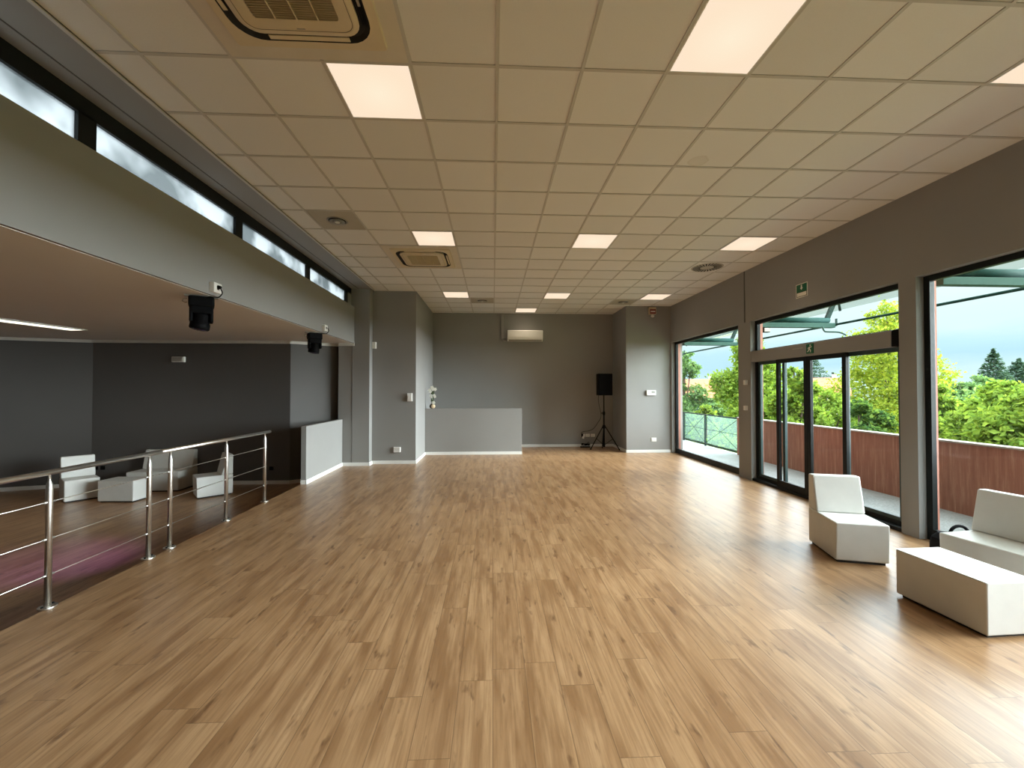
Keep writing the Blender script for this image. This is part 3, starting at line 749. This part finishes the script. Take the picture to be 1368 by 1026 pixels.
for (x, y, z, r) in ((-0.005, -0.02, 0.545, 0.052), (0.018, -0.045, 0.50, 0.046), (0.075, -0.03, 0.505, 0.05), (-0.062, -0.03, 0.475, 0.05), (-0.045, -0.05, 0.44, 0.045), (-0.035, -0.05, 0.34, 0.042), (-0.02, -0.04, 0.30, 0.034), (0.055, -0.05, 0.345, 0.042), (0.068, -0.04, 0.31, 0.040), (0.04, -0.05, 0.155, 0.05)):
    b = MB()
    for k in range(5):
        a = 2 * PI * k / 5 + x * 30
        u = Vector((math.cos(a), -0.25, math.sin(a))); v = Vector((-math.sin(a), 0, math.cos(a)))
        c = Vector((x, y, z))
        b.add([c, c + u * r * 0.6 + v * r * 0.45, c + u * r * 1.05, c + u * r * 0.6 - v * r * 0.45, c + u * r * 0.6 + Vector((0, -0.02, 0))], [(0, 1, 4), (1, 2, 4), (2, 3, 4), (3, 0, 4)], 0, True)
    b.ball((x, y - 0.012, z), r * 0.28, 8)
    b.build('blossom', M['petal'], t)

# ------------------------------------------------------------------ lounge seating
SD, SH, SB = 0.56, 0.388, 0.755
def lounge_seat(name, label, cat, w, loc, rz, group):
    t = thing(name, label, cat, loc, rz, group)
    y0, y1 = -SD / 2, SD / 2
    MB().box(-w / 2 + 0.025, w / 2 - 0.025, y0 + 0.03, y1 - 0.02, 0.0, 0.022).build('plinth', M['plinth'], t)
    MB().slab([(y0 + 0.012, 0.022), (y1, 0.022), (y1, SH), (y0 + 0.36, SH - 0.004), (y0, SH)], -w / 2, w / 2).build('seat', M['white_leather'], t, bevel=0.014, seg=3)
    MB().slab([(y0 + 0.375, SH - 0.004), (y1, SH + 0.001), (y1, SB), (y0 + 0.462, SB + 0.004)], -w / 2 + 0.001, w / 2 - 0.001).build('backrest', M['white_leather'], t, bevel=0.016, seg=3)
    return t
def pouf(label, w, d, loc, rz, group):
    t = thing('ottoman', label, 'ottoman', loc, rz, group)
    MB().box(-w / 2 + 0.025, w / 2 - 0.025, -d / 2 + 0.03, d / 2 - 0.03, 0, 0.022).build('plinth', M['plinth'], t)
    b = MB()   # cushion with slightly domed top
    nx, ny = 8, 6; top = []
    for j in range(ny + 1):
        for i in range(nx + 1):
            u, v = i / nx, j / ny
            top.append((-w / 2 + w * u, -d / 2 + d * v, 0.378 + 0.008 * math.sin(PI * u) * math.sin(PI * v)))
    b.add(top, [(j * (nx + 1) + i, j * (nx + 1) + i + 1, (j + 1) * (nx + 1) + i + 1, (j + 1) * (nx + 1) + i) for j in range(ny) for i in range(nx)], 0, True)
    b.build('top_cushion', M['white_leather'], t)
    MB().box(-w / 2, w / 2, -d / 2, d / 2, 0.022, 0.377).build('body', M['white_leather'], t, bevel=0.010, seg=3)
    return t
G1, G2 = 'white lounge armchairs', 'white lounge ottomans'
G3 = 'white two-seat lounge sofas'
lounge_seat('armchair', 'white leatherette armchair standing in front of the sliding glass door', 'armchair', 0.447, (3.611, 4.054, 0), -0.274, G1)
lounge_seat('sofa', 'white leatherette sofa with its back to the window, cut by the frame edge', 'sofa', 0.95, (4.372, 3.116, 0), -1.419, G3)
pouf('long white leatherette ottoman in front of the window sofa', 0.60, 0.39, (3.487, 2.925, 0), math.radians(92.4), G2)
lounge_seat('armchair', 'white armchair in the sunken lounge beside the two black sockets', 'armchair', 0.447, (-7.518, 7.85, LZ), 0.895, G1)
lounge_seat('armchair', 'white armchair in the sunken lounge turned sideways, seen behind the railing end', 'armchair', 0.447, (-5.283, 8.023, LZ), -0.829, G1)
lounge_seat('sofa', 'white two-seat sofa against the dark wall of the sunken lounge', 'sofa', 0.95, (-6.59, 8.545, LZ), 0.03, G3)
pouf('white ottoman in the sunken lounge between armchair and sofa', 0.62, 0.37, (-6.60, 7.71, LZ), math.radians(-2.6), G2)

# bag between sofa and window
t = thing('bag', 'black bag with a raised loop handle behind the white sofa', 'bag', (4.62, 3.895, 0), math.radians(-8))
b = MB()
z = [0.0, 0.03, 0.12, 0.19, 0.235]; sc = [0.92, 1.0, 1.0, 0.93, 0.70]
loops = [b.rrect(0, 0, 0.40 * s, 0.24 * s, 0.08 * s, h) for h, s in zip(z, sc)]
for a, c in zip(loops, loops[1:]): b.ring(a, c, 0, True)
n = len(loops[0]); b.add(loops[-1], [tuple(range(n))]); b.add(loops[0], [tuple(range(n - 1, -1, -1))])
b.build('body', M['bfabric'], t)
P = [(-0.085, -0.02, 0.22)] + [(0.085 * math.cos(PI - a), -0.02, 0.24 + 0.085 * math.sin(a)) for a in [PI * i / 10 for i in range(11)]] + [(0.085, -0.02, 0.22)]
b = MB(); b.tube(P, 0.014, 10); b.build('handle', M['bfabric'], t)
b = MB(); b.tube(smooth([(-0.18, -0.125, 0.20), (-0.05, -0.132, 0.215), (0.05, -0.132, 0.215), (0.18, -0.125, 0.20)], 5), 0.005, 6); b.build('zip', M['bplastic'], t)
b = MB(); b.box(-0.14, 0.14, -0.15, -0.115, 0.04, 0.16); b.build('front_pocket', M['bfabric'], t, bevel=0.015)

# ------------------------------------------------------------------ railing
RX = -3.42
t = thing('railing', 'stainless steel railing with round handrail and three thin wires along the lounge edge', 'railing', (RX + 0.06, 3.9, 0))
oy = 3.9; ox = -0.06
b = MB(); b.tube([(ox, 1.2 - oy, 1.035), (ox, 4.395 - oy, 1.035)], 0.0215, 16); b.tube([(ox, 4.405 - oy, 1.035), (ox, 6.47 - oy, 1.035)], 0.0215, 16)
b.tube([(ox, 4.38 - oy, 1.035), (ox, 4.42 - oy, 1.035)], 0.0195, 16); b.build('handrail', M['steel'], t)
PY = [1.5, 2.42, 3.34, 4.262, 4.53, 5.447, 6.335]
pi = [None]
for y in PY:
    p = MB().tube([(0, 0, 0.012), (0, 0, 0.90), (0, 0, 0.945), (0, 0, 0.97), (0, 0, 1.02)], [0.0215, 0.0215, 0.019, 0.011, 0.008], 16).build('post', M['steel'], t, loc=(ox, y - oy, 0))
    MB().lathe([(0.056, 0.0), (0.056, 0.010), (0.052, 0.013), (0.022, 0.013)], 20).build('base_flange', M['steel'], p)
    for k in (-1, 1): MB().lathe([(0.008, 0.012), (0.008, 0.022), (0.004, 0.024)], 8, (0.0, k * 0.04, 0)).build('bolt', M['bplastic'], p)
    for zz in (0.808, 0.525, 0.248):
        MB().tube([(0, -0.042, zz), (0, 0.042, zz)], 0.0085, 10).build('wire_clamp', M['metalgrey'], p)
for zz in (0.808, 0.525, 0.248):
    MB().tube([(ox, 1.4 - oy, zz), (ox, 6.36 - oy, zz)], 0.0042, 8).build('wire', M['steel'], t)

# ------------------------------------------------------------------ moving head lights and their sockets
def moving_head(loc, rz, label):
    t = thing('moving_head_light', label, 'stage light', loc, rz, 'black moving head lights under the lounge ceiling')
    MB().box(-0.115, 0.115, -0.09, 0.09, -0.125, -0.012).build('base', M['bplastic'], t, bevel=0.018)
    MB().box(-0.15, 0.15, -0.03, 0.03, -0.014, 0.001).build('ceiling_mount', M['metalgrey'], t)
    MB().tube([(-0.125, 0, -0.04), (-0.155, 0, -0.045), (-0.165, 0, -0.075), (-0.14, 0, -0.085), (-0.125, 0, -0.08)], 0.006, 8).build('clamp_hook', M['metalgrey'], t)
    y = MB(); y.box(-0.106, -0.074, -0.07, 0.07, -0.29, -0.11); y.box(0.074, 0.106, -0.07, 0.07, -0.29, -0.11); y.box(-0.106, 0.106, -0.07, 0.07, -0.20, -0.11)
    y.build('yoke', M['bplastic'], t, bevel=0.012)
    h = MB(); h.lathe([(0.05, 0.05), (0.072, 0.045), (0.080, 0.03), (0.082, -0.05), (0.092, -0.06), (0.092, -0.115), (0.084, -0.125)], 24)
    h.xf(Matrix.Translation((0, 0, -0.245)) @ Matrix.Rotation(math.radians(9), 4, 'Y'))
    hd = h.build('head', M['bplastic'], t)
    l = MB(); l.lathe([(0.075, -0.122), (0.05, -0.134), (0.0005, -0.140)], 20); l.xf(Matrix.Translation((0, 0, -0.245)) @ Matrix.Rotation(math.radians(9), 4, 'Y')); l.build('lens', M['lens'], hd)
    return t
moving_head((-3.21, 4.66, LC - 0.004), 0.6, 'black moving head light hanging under the lounge ceiling, the larger nearer one')
moving_head((-3.20, 7.51, LC - 0.004), 0.6, 'black moving head light hanging under the lounge ceiling, the smaller one by the beam end')
def beam_socket(loc, label, plug):
    t = thing('socket_box', label, 'socket', loc, PI / 2, 'socket boxes on the beam')
    MB().box(-0.065, 0.065, -0.055, -0.0005, -0.055, 0.055).build('housing', M['wplastic'], t, bevel=0.006)
    MB().box(-0.02, 0.02, -0.057, -0.054, -0.02, 0.02).build('socket_face', M['dgap'], t)
    if plug:
        MB().tube([(0, -0.054, 0.01), (0, -0.085, 0.008)], [0.022, 0.016], 10).build('plug', M['bplastic'], t)
    MB().tube(smooth([(0.0, -0.075, 0.005), (0.015, -0.09, -0.05), (0.01, -0.05, -0.10), (-0.02, 0.02, -0.10), (-0.01, 0.06, -0.118)], 5), 0.006, 8).build('lead', M['bplastic'], t)
beam_socket((-3.07, 4.63, 2.79), 'white socket box with a black plug on the beam, above the larger moving head light', True)
beam_socket((-3.07, 7.56, 2.795), 'white socket box on the beam above the smaller moving head light', False)

# lounge strip light
t = thing('ceiling_strip_light', 'glowing linear ceiling light in the lounge, cut by the picture edge', 'ceiling light', (-7.18, 6.37, LC - 0.004), math.atan2(0.98, 0.13))
b = MB()
b.box(-0.95, 0.95, -0.165, -0.135, -0.022, -0.001); b.box(-0.95, 0.95, 0.135, 0.165, -0.022, -0.001); b.box(-0.95, -0.93, -0.135, 0.135, -0.022, -0.001); b.box(0.93, 0.95, -0.135, 0.135, -0.022, -0.001)
b.build('housing', M['crown'], t)
MB().box(-0.93, 0.93, -0.135, 0.135, -0.018, -0.002).build('diffuser', M['strip'], t)
l = bpy.data.lights.new('led_array', 'AREA'); l.shape = 'RECTANGLE'; l.size = 1.8; l.size_y = 0.12; l.energy = 5; l.color = (1.0, 0.95, 0.88); l.spread = math.radians(130)
o = bpy.data.objects.new('led_array', l); C.objects.link(o); o.parent = t; o.location = (0, 0, -0.02)

# ------------------------------------------------------------------ outside: terrace
st(MB().box(5.01, 6.58, YN, 15.0, -0.3, -0.03).build('terrace', M['terrace']))
st(MB().box(-60, 160, -70, 160, -5.2, -5.0).build('ground', M['ground']))
t = thing('terrace_wall', 'rust red rendered terrace wall outside the windows', 'wall', (6.43, 2.3, -0.03))
t['kind'] = 'structure'
MB().box(0, 0.14, YN - 2.3, 10.55 - 2.3, -0.3, 0.965).build('body', M['rust'], t)
MB().box(-0.012, 0.152, YN - 2.3, 10.55 - 2.3, 0.965, 0.99).build('coping', M['coping'], t, bevel=0.004)
t = thing('balustrade', 'grey green glass balustrade with crossed tension rods at the terrace end', 'balustrade', (6.50, 12.1, -0.03))
b = MB(); b.box(-0.02, 0.02, -1.54, 2.4, 0.93, 0.965); b.build('top_rail', M['greyteal'], t)
b = MB(); b.box(-0.015, 0.015, -1.54, 2.4, 0.05, 0.08); b.build('bottom_rail', M['greyteal'], t)
for y in (-1.5, 0.20, 1.62, 2.38): MB().box(-0.022, 0.022, y - 0.022, y + 0.022, 0.0, 0.935).build('post', M['greyteal'], t)
for y0, y1 in ((-1.48, 0.18), (0.22, 1.60), (1.64, 2.36)):
    MB().box(0.03, 0.038, y0 + 0.02, y1 - 0.02, 0.085, 0.925).build('pane', M['pg'], t)
    MB().tube([(0, y0, 0.10), (0, y1, 0.92)], 0.006, 6).build('tension_rod', M['greyteal'], t)
    MB().tube([(0, y0, 0.92), (0, y1, 0.10)], 0.006, 6).build('tension_rod', M['greyteal'], t)
    MB().tube([(0, y0, 0.51), (0, y1, 0.51)], 0.006, 6).build('mid_rod', M['greyteal'], t)

# canopy over the terrace
t = thing('canopy', 'green steel canopy with brackets and a tie rod outside the windows', 'canopy', (5.10, 6.0, 2.85))
for y in (1.30, 4.45, 7.60, 10.75, 13.9):
    br = MB().box(0.0, 1.46, y - 6.05, y - 5.95, 0.02, 0.11).build('bracket', M['paleteal'], t, bevel=0.004)
    MB().tube([(0.0, y - 6.0, 0.165), (1.36, y - 6.0, 0.165)], 0.052, 14).build('bracket_tube', M['teal'], br)
    MB().box(1.30, 1.37, y - 6.03, y - 5.97, 0.20, 0.21 + 0.5).xf(Matrix.Translation((1.33, 0, 0.2)) @ Matrix.Rotation(math.radians(24), 4, 'Y') @ Matrix.Translation((-1.33, 0, -0.2))).build('strut', M['greyteal'], br)
    P = [(0.05, y - 6.0, 1.25)] + [(0.05 + 1.55 * math.sin(a), y - 6.0, 0.35 + 0.9 * math.cos(a)) for a in [PI / 2 * i / 10 for i in range(1, 11)]]
    MB().tube(P, 0.022, 8).build('arched_rib', M['greyteal'], br)
    MB().tube([(1.44, y - 6.0, 0.05), (1.52, y - 6.0, 0.07), (1.52, y - 6.0, 0.20)], 0.02, 8).build('end_clip', M['greyteal'], br)
MB().tube([(1.50, YN - 6.0, 0.085), (1.50, 9.0, 0.085)], 0.021, 10).build('tie_rod', M['teal'], t)
b = MB(); n = 12
arc = [(0.05 + 1.58 * math.sin(PI / 2 * i / n), 0.375 + 0.9 * math.cos(PI / 2 * i / n)) for i in range(n + 1)]
vs = [(x, yy, z) for yy in (-7.3, 8.0) for x, z in arc]
b.add(vs, [(i, i + 1, n + 2 + i, n + 1 + i) for i in range(n)], 0, True)
o = b.build('roof_sheet', M['polycarb'], t)
sm = o.modifiers.new('sheet_thickness', 'SOLIDIFY'); sm.thickness = 0.006
MB().tube(smooth([(1.20, 1.55, 0.03), (1.22, 1.53, -0.05), (1.26, 1.50, -0.07), (1.42, 1.42, -0.09), (1.52, 1.38, -0.15)], 5), 0.014, 8).build('gooseneck_pipe', M['paleteal'], t)
t = thing('floodlight', 'small grey floodlight hanging from the canopy beam above the door', 'floodlight', (5.19, 7.58, 2.87))
MB().box(-0.06, 0.07, -0.05, 0.04, -0.10, -0.01).build('body', M['greyteal'], t, bevel=0.01)
MB().tube([(0.0, 0.0, -0.01), (0.0, 0.0, 0.0)], 0.015, 8).build('bracket', M['greyteal'], t)
MB().box(-0.05, 0.06, -0.058, -0.05, -0.09, -0.02).build('lens', M['metalgrey'], t)

# ------------------------------------------------------------------ trees and houses beyond the terrace
GZ = -5.0
def polar(px, D):
    """a bearing seen from the doorway side of the hall, at distance D"""
    a = math.atan((px - 684) / 548.0) + 0.0463
    return D * math.sin(a), D * math.cos(a)
def tree(label, pos, zt, blobs, leaf, n, size, seed, name='tree', trunk=0.14):
    """blobs: (dx, dy, z, rx, rz) ellipsoids that make the crown; branches run from the trunk into each"""
    x0, y0 = pos
    t = thing(name, label, 'tree', (x0, y0, GZ), 0, 'trees beyond the terrace')
    rr = random.Random(seed)
    b = MB()
    b.tube(smooth([(0, 0, 0), (0.06, 0.02, (zt - GZ) * 0.3), (-0.05, 0.05, (zt - GZ) * 0.55), (0, 0, (zt - GZ) * 0.86)], 5), [trunk * (1 - 0.85 * i / 15) for i in range(16)], 8)
    for dx, dy, z, rx, rz in blobs:
        zs = max(0.5, min((zt - GZ) * 0.7, z - GZ - rz * 0.9))
        b.tube(smooth([(0, 0, zs * 0.8), (dx * 0.5, dy * 0.5, zs * 0.92 + 0.2), (dx, dy, z - GZ), (dx * 1.1, dy * 1.1, z - GZ + rz * 0.6)], 4), [0.06 * (1 - 0.07 * i) for i in range(13)], 6)
    b.build('trunk', M['bark'], t)
    tot = sum(r[3] ** 2 for r in blobs); vs = []; fs = []
    for dx, dy, z, rx, rz in blobs:
        k = int(n * rx * rx / tot)
        clumps = []
        for _ in range(max(10, k // 34)):
            d = Vector((rr.gauss(0, 1), rr.gauss(0, 1), rr.gauss(0, 1))).normalized() * (0.45 + 0.55 * rr.random() ** 0.45)
            clumps.append(Vector((dx + d.x * rx, dy + d.y * rx, z - GZ + d.z * rz)))
        for _ in range(k):
            c = rr.choice(clumps); s = rx * 0.17
            p = c + Vector((rr.gauss(0, s), rr.gauss(0, s), rr.gauss(0, s * 0.75)))
            nrm = Vector((rr.gauss(0, 0.6), rr.gauss(0, 0.6), rr.gauss(0.5, 0.6))).normalized()
            u = nrm.orthogonal().normalized(); u = Matrix.Rotation(rr.random() * 6.28, 3, nrm) @ u; v = nrm.cross(u)
            w = size * (0.6 + 0.8 * rr.random()); o = len(vs)
            vs += [p - u * w * 0.5, p + v * w * 0.30 + nrm * w * 0.08, p + u * w * 0.5, p - v * w * 0.30 + nrm * w * 0.08]
            fs.append((o, o + 1, o + 2, o + 3))
    MB().add(vs, fs).build('foliage', M[leaf], t)
    return t
def crown(seed, n, R, zlo, zhi, squash=1.0):
    rr = random.Random(seed); out = []
    for i in range(n):
        f = i / max(1, n - 1); z = zlo + (zhi - zlo) * f
        r = R * (0.55 + 0.45 * math.sin(PI * (0.15 + 0.75 * f)))
        a = i * 2.4 + rr.random()
        rad = r * (0.45 if f < 0.9 else 0.1)
        out.append((math.cos(a) * rad, math.sin(a) * rad, z, r * (0.62 - 0.18 * f), r * (0.55 - 0.12 * f) * squash))
    return out
TR = [
 ('slender pale green tree outside the far window, next to the red jamb', 914, 27, 4.4, crown(1, 9, 1.3, -2.2, 3.5), 'leaf3', 7500, 0.16, 25),
 ('low yellow green bush behind the glass balustrade', 945, 18, 1.2, crown(21, 5, 1.3, -2.6, 0.5), 'leaf1', 5000, 0.15, 21),
 ('bushy bright green tree seen between the far window and the sliding door', 1003, 22, 4.8, crown(2, 10, 2.0, -2.2, 3.8), 'leaf1', 14000, 0.17, 23),
 ('rounded mid green tree behind the closed leaf of the sliding door', 1060, 17, 3.2, crown(3, 9, 1.2, -2.4, 2.2), 'leaf1', 9000, 0.15, 20),
 ('low light green tree in the middle pane of the sliding door', 1104, 24, 2.3, crown(4, 9, 1.5, -2.5, 1.25), 'leaf1', 9000, 0.15, 20),
 ('tall yellow green tree by the grey pillar, crossing the transom', 1190, 29, 5.6, crown(5, 12, 2.1, -2.0, 4.5), 'leaf2', 16000, 0.16, 22),
 ('small deep green tree low beside the pillar', 1150, 19, 1.8, crown(15, 7, 1.2, -2.6, 1.0), 'leaf4', 6000, 0.15, 21),
 ('dark leafy tree just past the edge of the sofa window', 1252, 20.5, 2.0, crown(6, 7, 1.1, -2.4, 1.6), 'leaf1', 7000, 0.15, 24),
 ('broad light green tree rising behind the terrace wall in the sofa window', 1300, 24.5, 1.9, crown(7, 9, 1.5, -2.4, 0.9), 'leaf1', 14000, 0.15, 20),
 ('tallest light green tree above the sofa back', 1342, 19.5, 2.6, crown(8, 9, 1.45, -2.2, 1.5), 'leaf1', 14000, 0.15, 19),
 ('light green tree cut by the picture edge beyond the sofa', 1392, 15.5, 2.4, crown(9, 9, 1.7, -2.2, 1.3), 'leaf1', 14000, 0.15, 19),
 ('grey green distant tree left of the layered conifer', 1280, 40, 2.6, crown(11, 6, 2.2, -2.5, 1.6), 'leaf3', 5000, 0.30, 40),
 ('grey green distant tree under the layered conifer', 1312, 47, 2.9, crown(12, 6, 2.4, -2.5, 1.9), 'leaf3', 5000, 0.30, 42),
 ('pale distant tree behind the far window tree', 960, 48, 2.0, crown(13, 6, 2.4, -3.0, 0.6), 'leaf3', 4000, 0.32, 48),
]
for i, (lab, px, D, zt, cr, lf, n, s, D0) in enumerate(TR):
    q = D / D0; zt = HC + (zt - HC) * q
    cr = [(a * q, b * q, HC + (z - HC) * q, rx * q, rz * q) for a, b, z, rx, rz in cr]
    tree(lab, polar(px, D), zt, cr, lf, int(n * 2.2), s, 100 + i)
def conifer(label, pos, zt, tiers, R, seed, n=220):
    t = thing('conifer', label, 'tree', (*pos, GZ), 0, 'trees beyond the terrace')
    rr = random.Random(seed); H = zt - GZ
    MB().tube([(0, 0, 0), (0, 0, H)], [0.25, 0.03], 8).build('trunk', M['bark'], t)
    vs = []; fs = []
    for k in range(tiers):
        f = k / (tiers - 1); z = H * (0.30 + 0.69 * f); r = R * (1 - f) ** 0.8 + 0.15
        for _ in range(int(n * (0.35 + (1 - f)))):
            a = rr.random() * 6.28; q = r * rr.random() ** 0.6
            p = Vector((math.cos(a) * q, math.sin(a) * q, z - q * 0.18 + rr.gauss(0, 0.16)))
            nrm = Vector((rr.gauss(0, 0.4), rr.gauss(0, 0.4), 1)).normalized(); u = Matrix.Rotation(rr.random() * 6.28, 3, nrm) @ nrm.orthogonal().normalized(); v = nrm.cross(u); w = 0.42
            o = len(vs); vs += [p - u * w * .5, p + v * w * .25, p + u * w * .5, p - v * w * .25]; fs.append((o, o + 1, o + 2, o + 3))
    MB().add(vs, fs).build('foliage', M['needle'], t)
conifer('layered tall conifer on the skyline in the sofa window', polar(1328, 80), 6.7, 17, 3.0, 31, 420)
conifer('broad dark conifer on the skyline at the picture edge', polar(1362, 92), 6.0, 20, 5.2, 32, 600)
conifer('spreading dark cedar on the skyline in the sliding door', polar(1086, 95), 8.0, 15, 5.6, 33, 500)
conifer('small dark conifer on the skyline beside the cedar', polar(1113, 108), 5.2, 13, 2.6, 34)
conifer('low dark conifer on the skyline near the door mullion', polar(1130, 84), 4.0, 13, 3.2, 35)
def house(label, pos, rz, w, d, zeave, zr, wall):
    t = thing('house', label, 'house', (*pos, GZ), rz, 'houses beyond the trees')
    h = zeave - GZ
    wl = MB().box(-w / 2, w / 2, -d / 2, d / 2, 0, h).build('wall', M[wall], t)
    MB().slab([(-d / 2 - 0.4, h - 0.1), (d / 2 + 0.4, h - 0.1), (0, zr - GZ)], -w / 2 - 0.4, w / 2 + 0.4).build('roof', M['roof'], t)
    for k in range(3):
        MB().box(-w / 2 + w * (k + 0.6) / 3.4, -w / 2 + w * (k + 0.6) / 3.4 + 0.9, -d / 2 - 0.03, -d / 2 + 0.01, h - 2.0, h - 0.7).build('window', M['greyteal'], t)
    MB().box(w * 0.2, w * 0.2 + 0.5, 0.3, 0.8, h, zr - GZ + 0.5).build('chimney', M['plaster2'], t)
house('cream house with a red tiled roof behind the far window trees', polar(938, 62), -0.35, 4.5, 7, 0.4, 3.2, 'plaster')
house('long house with a red tiled roof seen in the sliding door', polar(1101, 72), -0.65, 4.6, 7, 1.0, 3.4, 'plaster2')
house('pale house with a red roof corner showing beside the dark leafy tree', polar(1256, 66), -0.8, 5, 7, 0.4, 1.9, 'plaster2')

# ------------------------------------------------------------------ sky, sun, lamps
W = bpy.data.worlds.new('sky'); bpy.context.scene.world = W; W.use_nodes = True
nt = W.node_tree; nt.nodes.clear(); k = NT(nt)
out = k.n('ShaderNodeOutputWorld'); bg = k.n('ShaderNodeBackground')
g = k.n('ShaderNodeTexCoord').outputs['Generated']; s = k.xyz(g)
cl = k.noise(k.vec(k.m('MULTIPLY', s[0], 2.2), k.m('MULTIPLY', s[1], 2.2), k.m('MULTIPLY', s[2], 9.0)), 1.6, 5, 0.55)
e = k.m('ADD', s[2], k.m('MULTIPLY', k.m('SUBTRACT', cl, 0.5), 0.09))
c = k.ramp(e, [(0.0, (0.22, 0.285, 0.30)), (0.03, (0.21, 0.28, 0.30)), (0.055, (0.165, 0.25, 0.29)), (0.08, (0.185, 0.27, 0.30)), (0.105, (0.235, 0.295, 0.305)), (0.24, (0.28, 0.32, 0.325)), (0.33, (2.35, 2.6, 2.75)), (0.55, (2.6, 2.9, 3.05)), (1.0, (1.5, 1.6, 1.65))])
k.l(c, bg.inputs[0]); bg.inputs[1].default_value = 3.0
k.l(bg.outputs[0], out.inputs[0])
def sun(name, energy, angle, az, el, col):
    l = bpy.data.lights.new(name, 'SUN'); l.energy = energy; l.angle = math.radians(angle); l.color = col
    o = bpy.data.objects.new(name, l); C.objects.link(o)
    d = Vector((math.cos(math.radians(az)) * math.cos(math.radians(el)), math.sin(math.radians(az)) * math.cos(math.radians(el)), math.sin(math.radians(el))))
    o.rotation_euler = d.to_track_quat('Z', 'Y').to_euler(); o.location = (20, 0, 20); return o
sun('hazy_sun', 20.0, 42, -9, 14, (0.89, 0.97, 1.0))
# the nearer moving head throws a weak violet beam on the lounge floor
l = bpy.data.lights.new('violet_beam', 'SPOT'); l.energy = 260; l.color = (0.36, 0.13, 1.0); l.spot_size = math.radians(34); l.spot_blend = 0.9; l.shadow_soft_size = 0.04
o = bpy.data.objects.new('violet_beam', l); C.objects.link(o); o.location = (-3.32, 4.60, 2.20)
o.rotation_euler = (Vector(o.location) - Vector((-5.0, 5.0, LZ))).to_track_quat('Z', 'Y').to_euler()

# ------------------------------------------------------------------ camera and colour
cam = bpy.data.cameras.new('camera'); cam.sensor_fit = 'HORIZONTAL'; cam.sensor_width = 36.0
cam.lens = 36.0 * 547.86 / 1368; cam.clip_start = 0.05; cam.clip_end = 500
o = bpy.data.objects.new('camera', cam); C.objects.link(o)
o.location = (0, 0, HC); o.rotation_euler = (PI / 2 + 0.0151, 0, -0.0463)
sc = bpy.context.scene; sc.camera = o
sc.view_settings.view_transform = 'Standard'; sc.view_settings.look = 'None'
sc.view_settings.exposure = 0.28; sc.view_settings.gamma = 1.0; sc.view_settings.use_curve_mapping = False
cy = sc.cycles
cy.use_denoising = True; cy.max_bounces = 12; cy.diffuse_bounces = 6; cy.glossy_bounces = 4; cy.transparent_max_bounces = 16; cy.transmission_bounces = 4
cy.sample_clamp_indirect = 6.0; cy.caustics_reflective = False; cy.caustics_refractive = False
